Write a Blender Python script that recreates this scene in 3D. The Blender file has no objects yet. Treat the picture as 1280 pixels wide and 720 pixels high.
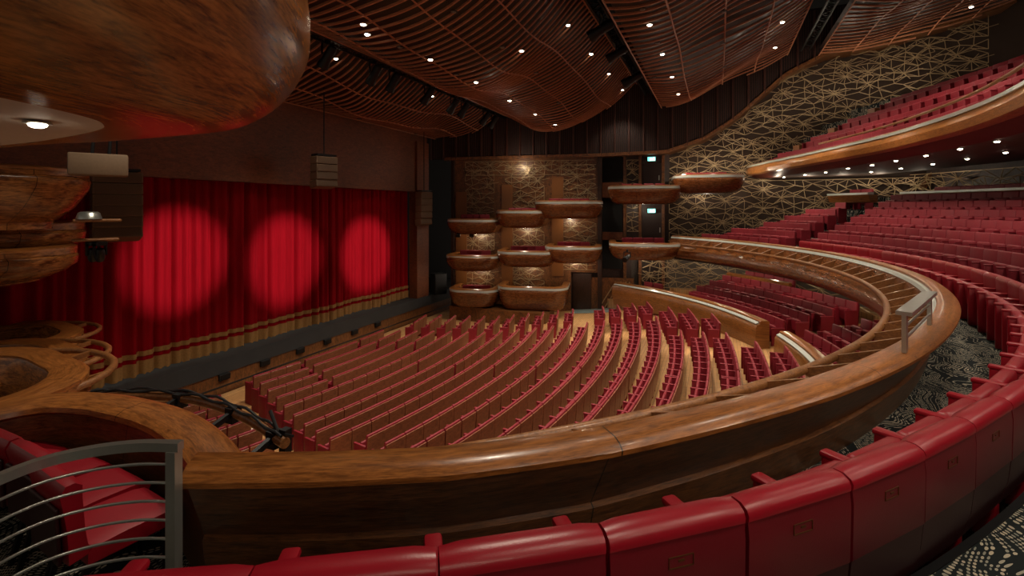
import bpy, bmesh, math, random
import numpy as np
from mathutils import Vector, Matrix
random.seed(7)
PI = math.pi
scene = bpy.context.scene
COL = scene.collection

# ------------------------------------------------------------------ camera model
FPX, HY = 600.0, 261.0
EYE = 5.85                                   # eye height above the stalls floor
PHI = math.atan2(256.0, FPX)
FW = (math.cos(PHI), math.sin(PHI))
RT = (math.sin(PHI), -math.cos(PHI))
def ray(px):
    l = (px - 640.0) / FPX
    return (FW[0] + l * RT[0], FW[1] + l * RT[1])
def at_dz(px, py, dz):                       # ground point of a photo point lying dz below the eye
    t = FPX * dz / (py - HY); d = ray(px)
    return (t * d[0], t * d[1])
def at_t(px, py, t):                         # point at depth t
    d = ray(px)
    return Vector((t * d[0], t * d[1], EYE - (py - HY) * t / FPX))
def proj(p):
    t = p[0] * FW[0] + p[1] * FW[1]; l = p[0] * RT[0] + p[1] * RT[1]
    return (640 + FPX * l / t, HY + (EYE - p[2]) * FPX / t, t)
cam_d = bpy.data.cameras.new('camera'); cam = bpy.data.objects.new('camera', cam_d); COL.objects.link(cam)
cam_d.sensor_width = 36; cam_d.lens = 36 * FPX / 1280; cam_d.shift_y = -(360 - HY) / 1280
cam_d.clip_start = 0.05; cam_d.clip_end = 200
cam.location = (0, 0, EYE); cam.rotation_euler = (PI / 2, 0, PHI - PI / 2)
scene.camera = cam
CX, CY = 13.22, 10.74                        # centre of the horseshoe
AXX = 13.22                                  # hall axis

# ------------------------------------------------------------------ tagging
def tag(o, label, cat, group=None, kind=None):
    o['label'] = label; o['category'] = cat
    if group: o['group'] = group
    if kind: o['kind'] = kind
    return o
def empty(name, loc=(0, 0, 0), rz=0.0):
    o = bpy.data.objects.new(name, None); COL.objects.link(o)
    o.empty_display_size = .1; o.location = loc; o.rotation_euler = (0, 0, rz)
    return o
ORD = ['zeroth', 'first', 'second', 'third', 'fourth', 'fifth', 'sixth', 'seventh', 'eighth', 'ninth', 'tenth', 'eleventh', 'twelfth',
       'thirteenth', 'fourteenth', 'fifteenth', 'sixteenth', 'seventeenth', 'eighteenth', 'nineteenth']
TENS = {2: 'twent', 3: 'thirt', 4: 'fort', 5: 'fift', 6: 'sixt'}
def ordn(n):
    if n < 20: return ORD[n]
    a, b = divmod(n, 10)
    return TENS[a] + ('ieth' if b == 0 else 'y-' + ORD[b])

# ------------------------------------------------------------------ mesh builder
class MB:
    def __init__(s): s.v = []; s.f = []; s.uv = []
    def add(s, vs, fs, uvs=None):
        n = len(s.v); s.v += [tuple(p) for p in vs]
        for i, f in enumerate(fs):
            s.f.append(tuple(n + k for k in f))
            s.uv.append(uvs[i] if uvs else None)
        return s
    def box(s, c, size, rz=0.0, rx=0.0, M=None):
        sx, sy, sz = [q / 2 for q in size]
        R = Matrix.Translation(c) @ Matrix.Rotation(rz, 4, 'Z') @ Matrix.Rotation(rx, 4, 'X')
        if M is not None: R = M @ R
        vs = [R @ Vector((x, y, z)) for z in (-sz, sz) for x, y in ((-sx, -sy), (sx, -sy), (sx, sy), (-sx, sy))]
        return s.add(vs, [(3, 2, 1, 0), (4, 5, 6, 7), (0, 1, 5, 4), (1, 2, 6, 5), (2, 3, 7, 6), (3, 0, 4, 7)])
    def rbox(s, c, size, r=.02, seg=2, rz=0.0, rx=0.0, M=None):
        bm = bmesh.new(); bmesh.ops.create_cube(bm, size=1)
        bmesh.ops.scale(bm, vec=size, verts=bm.verts)
        bmesh.ops.bevel(bm, geom=bm.edges[:], offset=min(r, min(size) * .49), segments=seg, affect='EDGES', profile=.5)
        R = Matrix.Translation(c) @ Matrix.Rotation(rz, 4, 'Z') @ Matrix.Rotation(rx, 4, 'X')
        if M is not None: R = M @ R
        bm.verts.index_update()
        s.add([R @ v.co for v in bm.verts], [tuple(v.index for v in f.verts) for f in bm.faces]); bm.free()
        return s
    def tube(s, pts, r, n=8, closed=False):
        pts = [Vector(p) for p in pts]; N = len(pts); rings = []
        for i, p in enumerate(pts):
            a = pts[(i - 1) % N] if (closed or i) else p; b = pts[(i + 1) % N] if (closed or i < N - 1) else p
            t = (b - a).normalized() if (b - a).length > 1e-9 else Vector((0, 0, 1))
            up = Vector((0, 0, 1)) if abs(t.z) < .9 else Vector((1, 0, 0))
            u = t.cross(up).normalized(); w = u.cross(t)
            rr = r[i] if isinstance(r, (list, tuple)) else r
            rings.append([p + (u * math.cos(2 * PI * k / n) + w * math.sin(2 * PI * k / n)) * rr for k in range(n)])
        vs = [q for R in rings for q in R]; fs = []
        for i in range(N if closed else N - 1):
            j = (i + 1) % N
            for k in range(n):
                fs.append((i * n + k, i * n + (k + 1) % n, j * n + (k + 1) % n, j * n + k))
        if not closed:
            fs.append(tuple(range(n))[::-1]); fs.append(tuple((N - 1) * n + k for k in range(n)))
        return s.add(vs, fs)
    def bar(s, a, b, w, h, up=Vector((0, 0, 1))):            # rectangular bar between two points
        a, b = Vector(a), Vector(b); t = (b - a)
        if t.length < 1e-6: return s
        t.normalize(); u = t.cross(up)
        if u.length < 1e-4: u = t.cross(Vector((1, 0, 0)))
        u.normalize(); v = u.cross(t).normalized()
        vs = [q + u * (w / 2) * i + v * (h / 2) * j for q in (a, b) for i, j in ((-1, -1), (1, -1), (1, 1), (-1, 1))]
        return s.add(vs, [(0, 1, 2, 3), (7, 6, 5, 4), (0, 4, 5, 1), (1, 5, 6, 2), (2, 6, 7, 3), (3, 7, 4, 0)])
    def loft(s, rings, closed_u=False, closed_v=True, cap=True):
        # rings: list of equal-length point lists; uv in metres
        n = len(rings[0]); m = len(rings); vs = [p for R in rings for p in R]; fs = []; uvs = []
        ul = [0.0]
        for i in range(1, m):
            ul.append(ul[-1] + (Vector(rings[i][0]) - Vector(rings[i - 1][0])).length)
        vl = [0.0]; mid = rings[m // 2]
        for k in range(1, n + 1):
            vl.append(vl[-1] + (Vector(mid[k % n]) - Vector(mid[k - 1])).length)
        for i in range(m if closed_u else m - 1):
            j = (i + 1) % m
            for k in range(n if closed_v else n - 1):
                l = (k + 1) % n
                fs.append((i * n + k, j * n + k, j * n + l, i * n + l))
                uj = ul[j] if j else ul[-1] + 1
                uvs.append([(ul[i], vl[k]), (uj, vl[k]), (uj, vl[k + 1]), (ul[i], vl[k + 1])])
        if cap and not closed_u and closed_v:
            for i, rev in ((0, False), (m - 1, True)):
                f = [i * n + k for k in range(n)]
                if rev: f = f[::-1]
                fs.append(tuple(f)); c0 = rings[i][0]
                uvs.append([((Vector(vs[q]) - Vector(c0)).length * .3, vs[q][2]) for q in f])
        return s.add(vs, fs, uvs)
    def disc(s, c, r, n=16, nrm=(0, 0, 1)):
        q = Vector((0, 0, 1)).rotation_difference(Vector(nrm))
        return s.add([Vector(c) + q @ Vector((r * math.cos(2 * PI * k / n), r * math.sin(2 * PI * k / n), 0)) for k in range(n)], [tuple(range(n))])
    def lathe(s, prof, c=(0, 0, 0), n=16, axis=(0, 0, 1), cap=True):
        q = Vector((0, 0, 1)).rotation_difference(Vector(axis))
        rings = [[Vector(c) + q @ Vector((r * math.cos(2 * PI * k / n), r * math.sin(2 * PI * k / n), z)) for k in range(n)] for r, z in prof]
        return s.loft(rings, cap=cap)
    def data(s, name, mat, smooth=None):
        me = bpy.data.meshes.new(name); me.from_pydata(s.v, [], s.f)
        if any(u for u in s.uv):
            L = me.uv_layers.new(name='UVMap'); i = 0; flat = []
            for f, u in zip(s.f, s.uv):
                flat += (u if u else [(s.v[k][0], s.v[k][1]) for k in f])
            L.data.foreach_set('uv', [c for p in flat for c in p])
        me.validate()
        bm = bmesh.new(); bm.from_mesh(me); bmesh.ops.recalc_face_normals(bm, faces=bm.faces); bm.to_mesh(me); bm.free()
        if mat: me.materials.append(mat)
        if smooth:
            me.polygons.foreach_set('use_smooth', [True] * len(me.polygons))
            me.set_sharp_from_angle(angle=math.radians(smooth))
        return me
    def build(s, name, mat, parent=None, smooth=None):
        o = bpy.data.objects.new(name, s.data(name, mat, smooth)); COL.objects.link(o)
        if parent: o.parent = parent
        return o
def part(name, me, parent, loc=None):
    o = bpy.data.objects.new(name, me); COL.objects.link(o); o.parent = parent
    if loc: o.location = loc
    return o

# ------------------------------------------------------------------ materials
def lin(c):
    return tuple(((x / 255) / 12.92 if x / 255 <= .04045 else ((x / 255 + .055) / 1.055) ** 2.4) for x in c) + (1.0,)
def base_mat(name):
    m = bpy.data.materials.new(name); m.use_nodes = True
    nt = m.node_tree; b = nt.nodes['Principled BSDF']
    return m, nt, b
def nd(nt, t, **kw):
    n = nt.nodes.new(t)
    for k, v in kw.items():
        if hasattr(n, k): setattr(n, k, v)
        else: n.inputs[k].default_value = v
    return n
def plain(name, c, rough=.5, metal=0.0, emit=0.0, vary=.12, scale=3.0, coat=0.0):
    m, nt, b = base_mat(name)
    b.inputs['Roughness'].default_value = rough; b.inputs['Metallic'].default_value = metal
    b.inputs['Coat Weight'].default_value = coat
    co = nd(nt, 'ShaderNodeTexCoord'); no = nd(nt, 'ShaderNodeTexNoise', Scale=scale, Detail=3.0)
    nt.links.new(co.outputs['Object'], no.inputs['Vector'])
    mx = nd(nt, 'ShaderNodeMixRGB'); L = lin(c)
    mx.inputs[1].default_value = tuple(q * (1 - vary) for q in L[:3]) + (1,); mx.inputs[2].default_value = tuple(min(1, q * (1 + vary)) for q in L[:3]) + (1,)
    nt.links.new(no.outputs['Fac'], mx.inputs[0]); nt.links.new(mx.outputs[0], b.inputs['Base Color'])
    if emit:
        b.inputs['Emission Color'].default_value = L; b.inputs['Emission Strength'].default_value = emit
    return m
def wood(name, light, dark, uv=True, stretch=(1, 14, 14), rough=.3, seam=0.0, seam_off=0.0, coat=.12, fine=1.0, rot=(0, 0, 0)):
    m, nt, b = base_mat(name); Lk = nt.links.new
    co = nd(nt, 'ShaderNodeTexCoord'); src = co.outputs['UV' if uv else 'Object']
    mp = nd(nt, 'ShaderNodeMapping'); mp.inputs['Scale'].default_value = tuple(q * (1.8 if q == min(stretch) else 1.0) for q in stretch); mp.inputs['Rotation'].default_value = rot
    Lk(src, mp.inputs['Vector'])
    n1 = nd(nt, 'ShaderNodeTexNoise', Scale=2.4, Detail=6.0, Roughness=.6, Distortion=.9); Lk(mp.outputs[0], n1.inputs['Vector'])
    mp2 = nd(nt, 'ShaderNodeMapping'); mp2.inputs['Scale'].default_value = tuple(q * (5.0 if q == min(stretch) else 3.4) for q in stretch); mp2.inputs['Rotation'].default_value = rot
    Lk(src, mp2.inputs['Vector'])
    n2 = nd(nt, 'ShaderNodeTexNoise', Scale=2.8 * fine, Detail=5.0, Roughness=.65, Distortion=.3); Lk(mp2.outputs[0], n2.inputs['Vector'])
    n3 = nd(nt, 'ShaderNodeTexNoise', Scale=.35, Detail=2.0); Lk(src, n3.inputs['Vector'])
    mul = nd(nt, 'ShaderNodeMath', operation='MULTIPLY'); mul.inputs[1].default_value = .55; Lk(n1.outputs['Fac'], mul.inputs[0])
    ma = nd(nt, 'ShaderNodeMath', operation='MULTIPLY_ADD'); ma.inputs[1].default_value = .45; Lk(n2.outputs['Fac'], ma.inputs[0]); Lk(mul.outputs[0], ma.inputs[2])
    cr = nd(nt, 'ShaderNodeValToRGB'); e = cr.color_ramp.elements
    e[0].position = .4; e[0].color = lin(dark); e[1].position = .6; e[1].color = lin(light)
    Lk(ma.outputs[0], cr.inputs[0])
    hs = nd(nt, 'ShaderNodeHueSaturation'); Lk(cr.outputs[0], hs.inputs['Color'])
    mr = nd(nt, 'ShaderNodeMapRange'); mr.inputs[1].default_value = .3; mr.inputs[2].default_value = .7; mr.inputs[3].default_value = .8; mr.inputs[4].default_value = 1.18
    Lk(n3.outputs['Fac'], mr.inputs[0]); Lk(mr.outputs[0], hs.inputs['Value'])
    out = hs.outputs[0]
    if seam:
        sx = nd(nt, 'ShaderNodeSeparateXYZ'); Lk(src, sx.inputs[0])
        a = nd(nt, 'ShaderNodeMath', operation='ADD'); a.inputs[1].default_value = seam_off; Lk(sx.outputs[0], a.inputs[0])
        mo = nd(nt, 'ShaderNodeMath', operation='PINGPONG'); mo.inputs[1].default_value = seam / 2; Lk(a.outputs[0], mo.inputs[0])
        lt = nd(nt, 'ShaderNodeMath', operation='LESS_THAN'); lt.inputs[1].default_value = .0045; Lk(mo.outputs[0], lt.inputs[0])
        mx = nd(nt, 'ShaderNodeMixRGB'); mx.inputs[2].default_value = lin([q * .4 for q in dark]); Lk(lt.outputs[0], mx.inputs[0]); Lk(out, mx.inputs[1]); out = mx.outputs[0]
    Lk(out, b.inputs['Base Color'])
    b.inputs['Roughness'].default_value = rough; b.inputs['Coat Weight'].default_value = coat; b.inputs['Coat Roughness'].default_value = .12
    bu = nd(nt, 'ShaderNodeBump'); bu.inputs['Strength'].default_value = .06; bu.inputs['Distance'].default_value = .01
    Lk(n2.outputs['Fac'], bu.inputs['Height']); Lk(bu.outputs[0], b.inputs['Normal'])
    return m
def leather(name, c, rough=.38):
    m, nt, b = base_mat(name); Lk = nt.links.new
    co = nd(nt, 'ShaderNodeTexCoord'); n = nd(nt, 'ShaderNodeTexNoise', Scale=4.0, Detail=4.0); Lk(co.outputs['Object'], n.inputs['Vector'])
    vo = nd(nt, 'ShaderNodeTexVoronoi', Scale=160.0); Lk(co.outputs['Object'], vo.inputs['Vector'])
    mx = nd(nt, 'ShaderNodeMixRGB'); L = lin(c); mx.inputs[1].default_value = tuple(q * .85 for q in L[:3]) + (1,); mx.inputs[2].default_value = tuple(q * 1.12 for q in L[:3]) + (1,)
    Lk(n.outputs['Fac'], mx.inputs[0]); Lk(mx.outputs[0], b.inputs['Base Color']); b.inputs['Roughness'].default_value = rough
    bu = nd(nt, 'ShaderNodeBump'); bu.inputs['Strength'].default_value = .12; bu.inputs['Distance'].default_value = .002
    Lk(vo.outputs['Distance'], bu.inputs['Height']); Lk(bu.outputs[0], b.inputs['Normal'])
    return m
def carpet_mat():
    m, nt, b = base_mat('patterned_carpet'); Lk = nt.links.new
    def mth(op, a, c=None, d=None):
        n = nd(nt, 'ShaderNodeMath', operation=op)
        for i, q in enumerate((a, c, d)):
            if q is None: continue
            if isinstance(q, (int, float)): n.inputs[i].default_value = q
            else: Lk(q, n.inputs[i])
        return n.outputs[0]
    co = nd(nt, 'ShaderNodeTexCoord')
    n = nd(nt, 'ShaderNodeTexNoise', Scale=1.25, Detail=1.0); Lk(co.outputs['Object'], n.inputs['Vector'])
    sub = nd(nt, 'ShaderNodeVectorMath', operation='MULTIPLY_ADD'); Lk(n.outputs['Color'], sub.inputs[0]); sub.inputs[1].default_value = (1.0, 1.0, 0); Lk(co.outputs['Object'], sub.inputs[2])
    sx = nd(nt, 'ShaderNodeSeparateXYZ'); Lk(sub.outputs[0], sx.inputs[0])
    ac = mth('DIVIDE', sx.outputs[1], .022); row = mth('FLOOR', ac); fy = mth('SUBTRACT', mth('FRACT', ac), .5)
    al = mth('MULTIPLY_ADD', row, .37, mth('DIVIDE', sx.outputs[0], .034)); cell = mth('FLOOR', al); fx = mth('SUBTRACT', mth('FRACT', al), .5)
    wn = nd(nt, 'ShaderNodeTexWhiteNoise'); wn.noise_dimensions = '2D'; cv = nd(nt, 'ShaderNodeCombineXYZ'); Lk(row, cv.inputs[0]); Lk(cell, cv.inputs[1]); Lk(cv.outputs[0], wn.inputs['Vector'])
    ex = mth('DIVIDE', fx, .36); ey = mth('DIVIDE', fy, mth('MULTIPLY_ADD', wn.outputs['Value'], .16, .2))
    dot = mth('LESS_THAN', mth('ADD', mth('MULTIPLY', ex, ex), mth('MULTIPLY', ey, ey)), 1.0)
    wr = nd(nt, 'ShaderNodeTexWhiteNoise'); wr.noise_dimensions = '1D'; Lk(row, wr.inputs['W'])
    n2 = nd(nt, 'ShaderNodeTexNoise', Scale=2.2, Detail=1.0); Lk(co.outputs['Object'], n2.inputs['Vector'])
    gate = mth('GREATER_THAN', mth('ADD', mth('MULTIPLY', wr.outputs['Value'], .5), n2.outputs['Fac']), .64)
    g2 = mth('GREATER_THAN', wn.outputs['Value'], .12)
    fac = mth('MULTIPLY', mth('MULTIPLY', dot, gate), g2)
    cr = nd(nt, 'ShaderNodeMixRGB'); cr.inputs[1].default_value = lin((122, 128, 122)); cr.inputs[2].default_value = lin((192, 180, 158)); Lk(wn.outputs['Value'], cr.inputs[0])
    mx = nd(nt, 'ShaderNodeMixRGB'); mx.inputs[1].default_value = lin((34, 38, 39)); Lk(fac, mx.inputs[0]); Lk(cr.outputs[0], mx.inputs[2])
    Lk(mx.outputs[0], b.inputs['Base Color']); b.inputs['Roughness'].default_value = .95; b.inputs['Specular IOR Level'].default_value = .1
    return m
def parquet_mat(name, a, c):
    m, nt, b = base_mat(name); Lk = nt.links.new
    co = nd(nt, 'ShaderNodeTexCoord'); br = nd(nt, 'ShaderNodeTexBrick', Scale=1.0)
    br.inputs['Brick Width'].default_value = 1.2; br.inputs['Row Height'].default_value = .11; br.inputs['Mortar Size'].default_value = .004
    br.inputs['Color1'].default_value = lin(a); br.inputs['Color2'].default_value = lin(c); br.inputs['Mortar'].default_value = lin([q * .5 for q in c])
    Lk(co.outputs['Object'], br.inputs['Vector'])
    n = nd(nt, 'ShaderNodeTexNoise', Scale=6.0, Detail=5.0); Lk(co.outputs['Object'], n.inputs['Vector'])
    hs = nd(nt, 'ShaderNodeHueSaturation'); Lk(br.outputs['Color'], hs.inputs['Color'])
    mr = nd(nt, 'ShaderNodeMapRange'); mr.inputs[3].default_value = .75; mr.inputs[4].default_value = 1.25; Lk(n.outputs['Fac'], mr.inputs[0]); Lk(mr.outputs[0], hs.inputs['Value'])
    Lk(hs.outputs[0], b.inputs['Base Color']); b.inputs['Roughness'].default_value = .45
    return m

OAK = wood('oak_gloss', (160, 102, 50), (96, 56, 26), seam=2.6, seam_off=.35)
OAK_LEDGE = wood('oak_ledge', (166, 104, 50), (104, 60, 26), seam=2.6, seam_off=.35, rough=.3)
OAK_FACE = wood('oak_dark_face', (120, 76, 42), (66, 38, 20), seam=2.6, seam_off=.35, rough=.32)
OAK_HULL = wood('oak_hull', (172, 110, 56), (84, 46, 22), stretch=(.7, 6, 6), rough=.25, seam=2.2)
OAK_POD = wood('oak_box_hull', (136, 82, 42), (74, 40, 20), stretch=(1, 10, 10), rough=.25, seam=1.1)
OAK_WALL = wood('oak_wall', (130, 72, 40), (90, 48, 26), uv=False, stretch=(1.2, 1.2, 7), rough=.5, coat=0)
OAK_PANEL = wood('oak_panel', (128, 80, 42), (74, 44, 24), uv=False, stretch=(6, 1, 1), rough=.4, coat=.1)
OAK_DARK = wood('oak_dark', (60, 35, 24), (34, 20, 14), uv=False, stretch=(5, 5, 1), rough=.5, coat=0)
OAK_BACK = wood('seat_back_wood', (150, 90, 60), (116, 66, 42), uv=False, stretch=(2, 8, 8), rough=.42, coat=.1)
SLAT = wood('slat_wood', (192, 130, 98), (150, 96, 68), uv=False, stretch=(14, 1, 14), rough=.45, coat=0)
CEIL_BACK = wood('ceiling_board', (44, 23, 17), (20, 11, 9), uv=False, stretch=(6, .6, 6), rough=.5, coat=.05)
PIPE_WOOD = wood('pipe_wood', (150, 100, 58), (106, 66, 34), uv=False, stretch=(3, 3, 12), rough=.35)
LEATHER = leather('red_leather', (142, 12, 30), .34)
LEATHER_DK = leather('dark_red_leather', (102, 10, 24), .36)
FABRIC = plain('red_fabric', (126, 11, 31), .6, vary=.18, scale=9)
SHELL = plain('maroon_shell', (46, 10, 13), .4, vary=.1)
CARPET = carpet_mat()
PARQ = parquet_mat('light_parquet', (206, 160, 108), (182, 134, 84))
BLACK = plain('black_metal', (18, 18, 20), .45, metal=.3)
BLACKM = plain('matte_black', (14, 14, 15), .8)
STAGEBLK = plain('stage_black', (44, 47, 50), .6, vary=.25, scale=2)
STEEL = plain('brushed_steel', (186, 190, 184), .3, metal=.85, vary=.08, scale=12)
STRIP = plain('pale_strip', (196, 202, 194), .25, metal=.15, vary=.06)
BRASS = plain('brass_lattice', (172, 148, 112), .42, metal=.35, vary=.2, scale=4)
GREY = plain('soffit_paint', (196, 186, 174), .7, vary=.05)
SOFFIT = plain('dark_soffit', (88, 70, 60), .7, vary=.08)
SPEAKER = plain('speaker_brown', (112, 90, 68), .7, vary=.2, scale=30)
GREYWALL = plain('back_wall_grey', (92, 84, 76), .8, vary=.15)
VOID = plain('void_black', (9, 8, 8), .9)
LAMP = plain('lamp_glow', (255, 240, 214), .5, emit=22.0, vary=0)
LAMP_OFF = plain('lamp_off', (120, 116, 110), .3, vary=.05)
SIGN_GREEN = plain('exit_sign_glow', (110, 200, 190), .5, emit=2.2, vary=0)
SIGN_WHITE = plain('exit_sign_white', (245, 255, 252), .5, emit=3.5, vary=0)
GOLD = plain('gold_fringe', (150, 108, 56), .7, vary=.3, scale=20)
WHITE = plain('white_paper', (225, 220, 208), .7, vary=.03)
def velvet():
    m, nt, b = base_mat('red_velvet'); Lk = nt.links.new
    co = nd(nt, 'ShaderNodeTexCoord'); n = nd(nt, 'ShaderNodeTexNoise', Scale=2.5, Detail=5.0)
    mp = nd(nt, 'ShaderNodeMapping'); mp.inputs['Scale'].default_value = (8, 8, .6); Lk(co.outputs['Object'], mp.inputs[0]); Lk(mp.outputs[0], n.inputs['Vector'])
    mx = nd(nt, 'ShaderNodeMixRGB'); mx.inputs[1].default_value = lin((122, 1, 13)); mx.inputs[2].default_value = lin((152, 2, 20)); Lk(n.outputs['Fac'], mx.inputs[0])
    Lk(mx.outputs[0], b.inputs['Base Color']); b.inputs['Roughness'].default_value = .85; b.inputs['Sheen Weight'].default_value = .0
    b.inputs['Sheen Tint'].default_value = lin((220, 40, 60)); b.inputs['Specular IOR Level'].default_value = .1
    return m
VELVET = velvet()

# ------------------------------------------------------------------ helpers for sweeps about the horseshoe centre
def arc_rings(a0, a1, n, prof, cx=CX, cy=CY):       # prof: (radius, z)
    out = []
    for i in range(n + 1):
        a = math.radians(a0 + (a1 - a0) * i / n); c, s_ = math.cos(a), math.sin(a)
        out.append([(cx + r * c, cy + r * s_, z) for r, z in prof])
    return out
def catmull(pts, sub=8):
    P = [Vector(p) for p in pts]; out = []
    for i in range(len(P) - 1):
        p0 = P[i - 1] if i else P[i] * 2 - P[i + 1]; p1 = P[i]; p2 = P[i + 1]; p3 = P[i + 2] if i + 2 < len(P) else P[i + 1] * 2 - P[i]
        for k in range(sub):
            t = k / sub
            out.append(.5 * ((2 * p1) + (p2 - p0) * t + (2 * p0 - 5 * p1 + 4 * p2 - p3) * t * t + (3 * p1 - p0 - 3 * p2 + p3) * t ** 3))
    out.append(P[-1]); return out
def path_rings(path, prof, side=1):                 # prof: (offset to the left*side of the path, z)
    out = []; N = len(path)
    for i, p in enumerate(path):
        a = path[max(i - 1, 0)]; b = path[min(i + 1, N - 1)]
        t = Vector((b[0] - a[0], b[1] - a[1], 0)).normalized(); n = Vector((-t.y, t.x, 0)) * side
        out.append([(p[0] + n.x * d, p[1] + n.y * d, z) for d, z in prof])
    return out
def interp(x, xs, ys):
    return float(np.interp(x, xs, ys))
# house-right wall in plan, and the bottom line of the dark ribbed wall above it
WALLP = [(22.6, 16.5), (23.1, 15.4), (23.5, 13.6), (25.3, 5.7), (26.0, 2.4), (26.4, -.9), (26.6, -3.05), (26.7, -4.8), (26.6, -7), (26.2, -9.5), (25.2, -12.5)]
def wall_x(y):
    return interp(-y, [-p[1] for p in WALLP], [p[0] for p in WALLP])
def cornice_z(y):
    return EYE + interp(-y, [-16, -13.6, -5.7, -2.4, -.6, .9, 2.0, 3.05, 4.8, 7, 12.5], [2.75, 2.75, 2.8, 2.9, 3.5, 4.5, 5.5, 6.45, 7.3, 7.45, 8.6])

# =================================================================== FLOOR AND STALLS SEAT LAYOUT
SCY = 34.0
Lp = {1: (313, 468), 2: (321, 476), 3: (332, 485), 4: (342, 494), 5: (355, 505.6), 6: (367, 516), 7: (379, 528), 8: (393, 536), 9: (409, 545)}
Rp = {1: (481, 411), 2: (499, 412), 3: (520, 413.7), 4: (539, 414), 5: (560.6, 416), 6: (580, 417), 7: (599, 418.7), 8: (620.6, 417.5), 9: (640.6, 417.5), 10: (662.5, 413), 11: (682, 411), 12: (706, 410), 13: (727.5, 408), 14: (749, 406), 15: (772, 405.8), 16: (796, 405.6), 17: (822.5, 409), 18: (850, 410.6), 19: (879, 413), 20: (910, 414), 21: (951.5, 425), 22: (992, 431)}
FB = {2: ((513, 404), (530, 393)), 3: ((532, 407), (552, 392)), 4: ((550.6, 406), (568, 392.5)), 5: ((570.6, 408), (587.5, 394)), 6: ((589, 409), (604, 394)), 7: ((606, 411), (622, 393.7)), 8: ((622, 411), (639, 392.5)), 9: ((641, 411), (657, 390)), 10: ((661, 409), (674, 389)), 11: ((679, 406), (691, 386)), 12: ((702, 403), (711, 385)), 14: ((751, 399), (747.5, 382)), 15: ((772, 397), (769, 381)), 16: ((794, 395.6), (786, 380.6)), 17: ((817.5, 395.6), (807, 379)), 18: ((844, 399), (832, 381)), 19: ((870.6, 399), (858, 384)), 20: ((899, 400), (889, 390))}
MID = {1: [(339, 461.7), (400, 440)], 2: [(388, 451), (480.5, 418)], 3: [(400, 456), (515, 416)], 4: [(404.6, 471)], 5: [(439, 474), (514, 441.7)], 6: [(460, 479)], 7: [(460, 494.5)], 8: [(460, 507.8)], 9: [(460, 522.6)], 10: [(460, 539.5)], 11: [(476.4, 549), (555.6, 507.5), (619.4, 468.6)], 12: [(529, 546)], 13: [(577.5, 543)], 14: [(623.6, 538), (708, 472.8)], 15: [(678, 534)], 16: [(728, 525.5), (778, 471)], 17: [(776, 516), (805.5, 486.7), (819, 450.5)], 18: [(850, 410.6)]}
def row_dz(i): return 4.95 if i <= 7 else 4.95 - .075 * (i - 7)
ROWR = {}
for i in range(1, 19):
    pts = MID[i] + ([Lp[i]] if i in Lp else []) + [Rp[i]]
    ROWR[i] = float(np.mean([math.hypot(p[0] - AXX, p[1] - SCY) for p in (at_dz(q[0], q[1], row_dz(i)) for q in pts)]))
_k = np.polyfit(range(1, 19), [ROWR[i] for i in range(1, 19)], 2)
ROWR = {i: float(np.polyval(_k, i)) if i < 18 else float(np.polyval(_k, 17) + (i - 17) * .68) for i in range(1, 24)}
SEATH = .92
def stalls_z(x, y):
    r = math.hypot(x - AXX, y - SCY)
    i = interp(r, [ROWR[k] for k in range(1, 24)], list(range(1, 24)))
    dz = 4.95 if i <= 7 else 4.95 - .075 * (i - 7)
    return EYE - dz - SEATH
mb = MB(); nx, ny = 46, 60; vs = []; fs = []
for j in range(ny + 1):
    for i in range(nx + 1):
        x = -2 + 30 * i / nx; y = 14.6 - 22 * j / ny; vs.append((x, y, stalls_z(x, y)))
for j in range(ny):
    for i in range(nx):
        a = j * (nx + 1) + i; fs.append((a, a + 1, a + nx + 2, a + nx + 1))
mb.add(vs, fs); o = mb.build('floor', PARQ, smooth=40)
tag(o, 'pale oak parquet floor of the stalls, sloping up from the stage', 'floor', kind='structure')

# =================================================================== STAGE
STZ = EYE - 4.71
mb = MB(); mb.box((AXX, 19.5, STZ - .6), (30, 10, 1.2)); o = mb.build('stage_floor', STAGEBLK)
tag(o, 'black stage floor behind the curtain', 'stage', kind='structure')
mb = MB(); mb.box((AXX, 14.44, STZ - .25), (25, .14, .5)); o = mb.build('trim_1', STAGEBLK)
tag(o, 'dark grey edge band along the front of the stage', 'stage edge', kind='structure')
mb = MB(); mb.box((AXX, 14.46, (STZ - .5) / 2 - .06), (25, .1, STZ - .5 + .12)); o = mb.build('wall_stage', OAK_PANEL)
tag(o, 'low wooden wall below the stage edge', 'wall', kind='structure')
for k, px in enumerate((215, 280, 331, 375, 409, 443, 472)):
    d = ray(px); t = 14.38 / d[1]; x = d[0] * t
    r = empty('floor_vent', (x, 14.36, .53))
    MB().rbox((0, 0, 0), (.36, .09, .2), .015).build('housing', BLACKM, r)
    MB().box((0, -.05, 0), (.3, .02, .14)).build('grille', BLACK, r)
    tag(r, f'small black box below the stage edge, {ordn(k + 1)} from the near end', 'vent', 'black boxes under the stage edge')
mb = MB(); mb.tube([(1, 14.2, .3), (25, 14.2, .3)], .03)
o = mb.build('pit_cable', BLACK); tag(o, 'thin black cable running along the wooden wall below the stage', 'cable')

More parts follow.
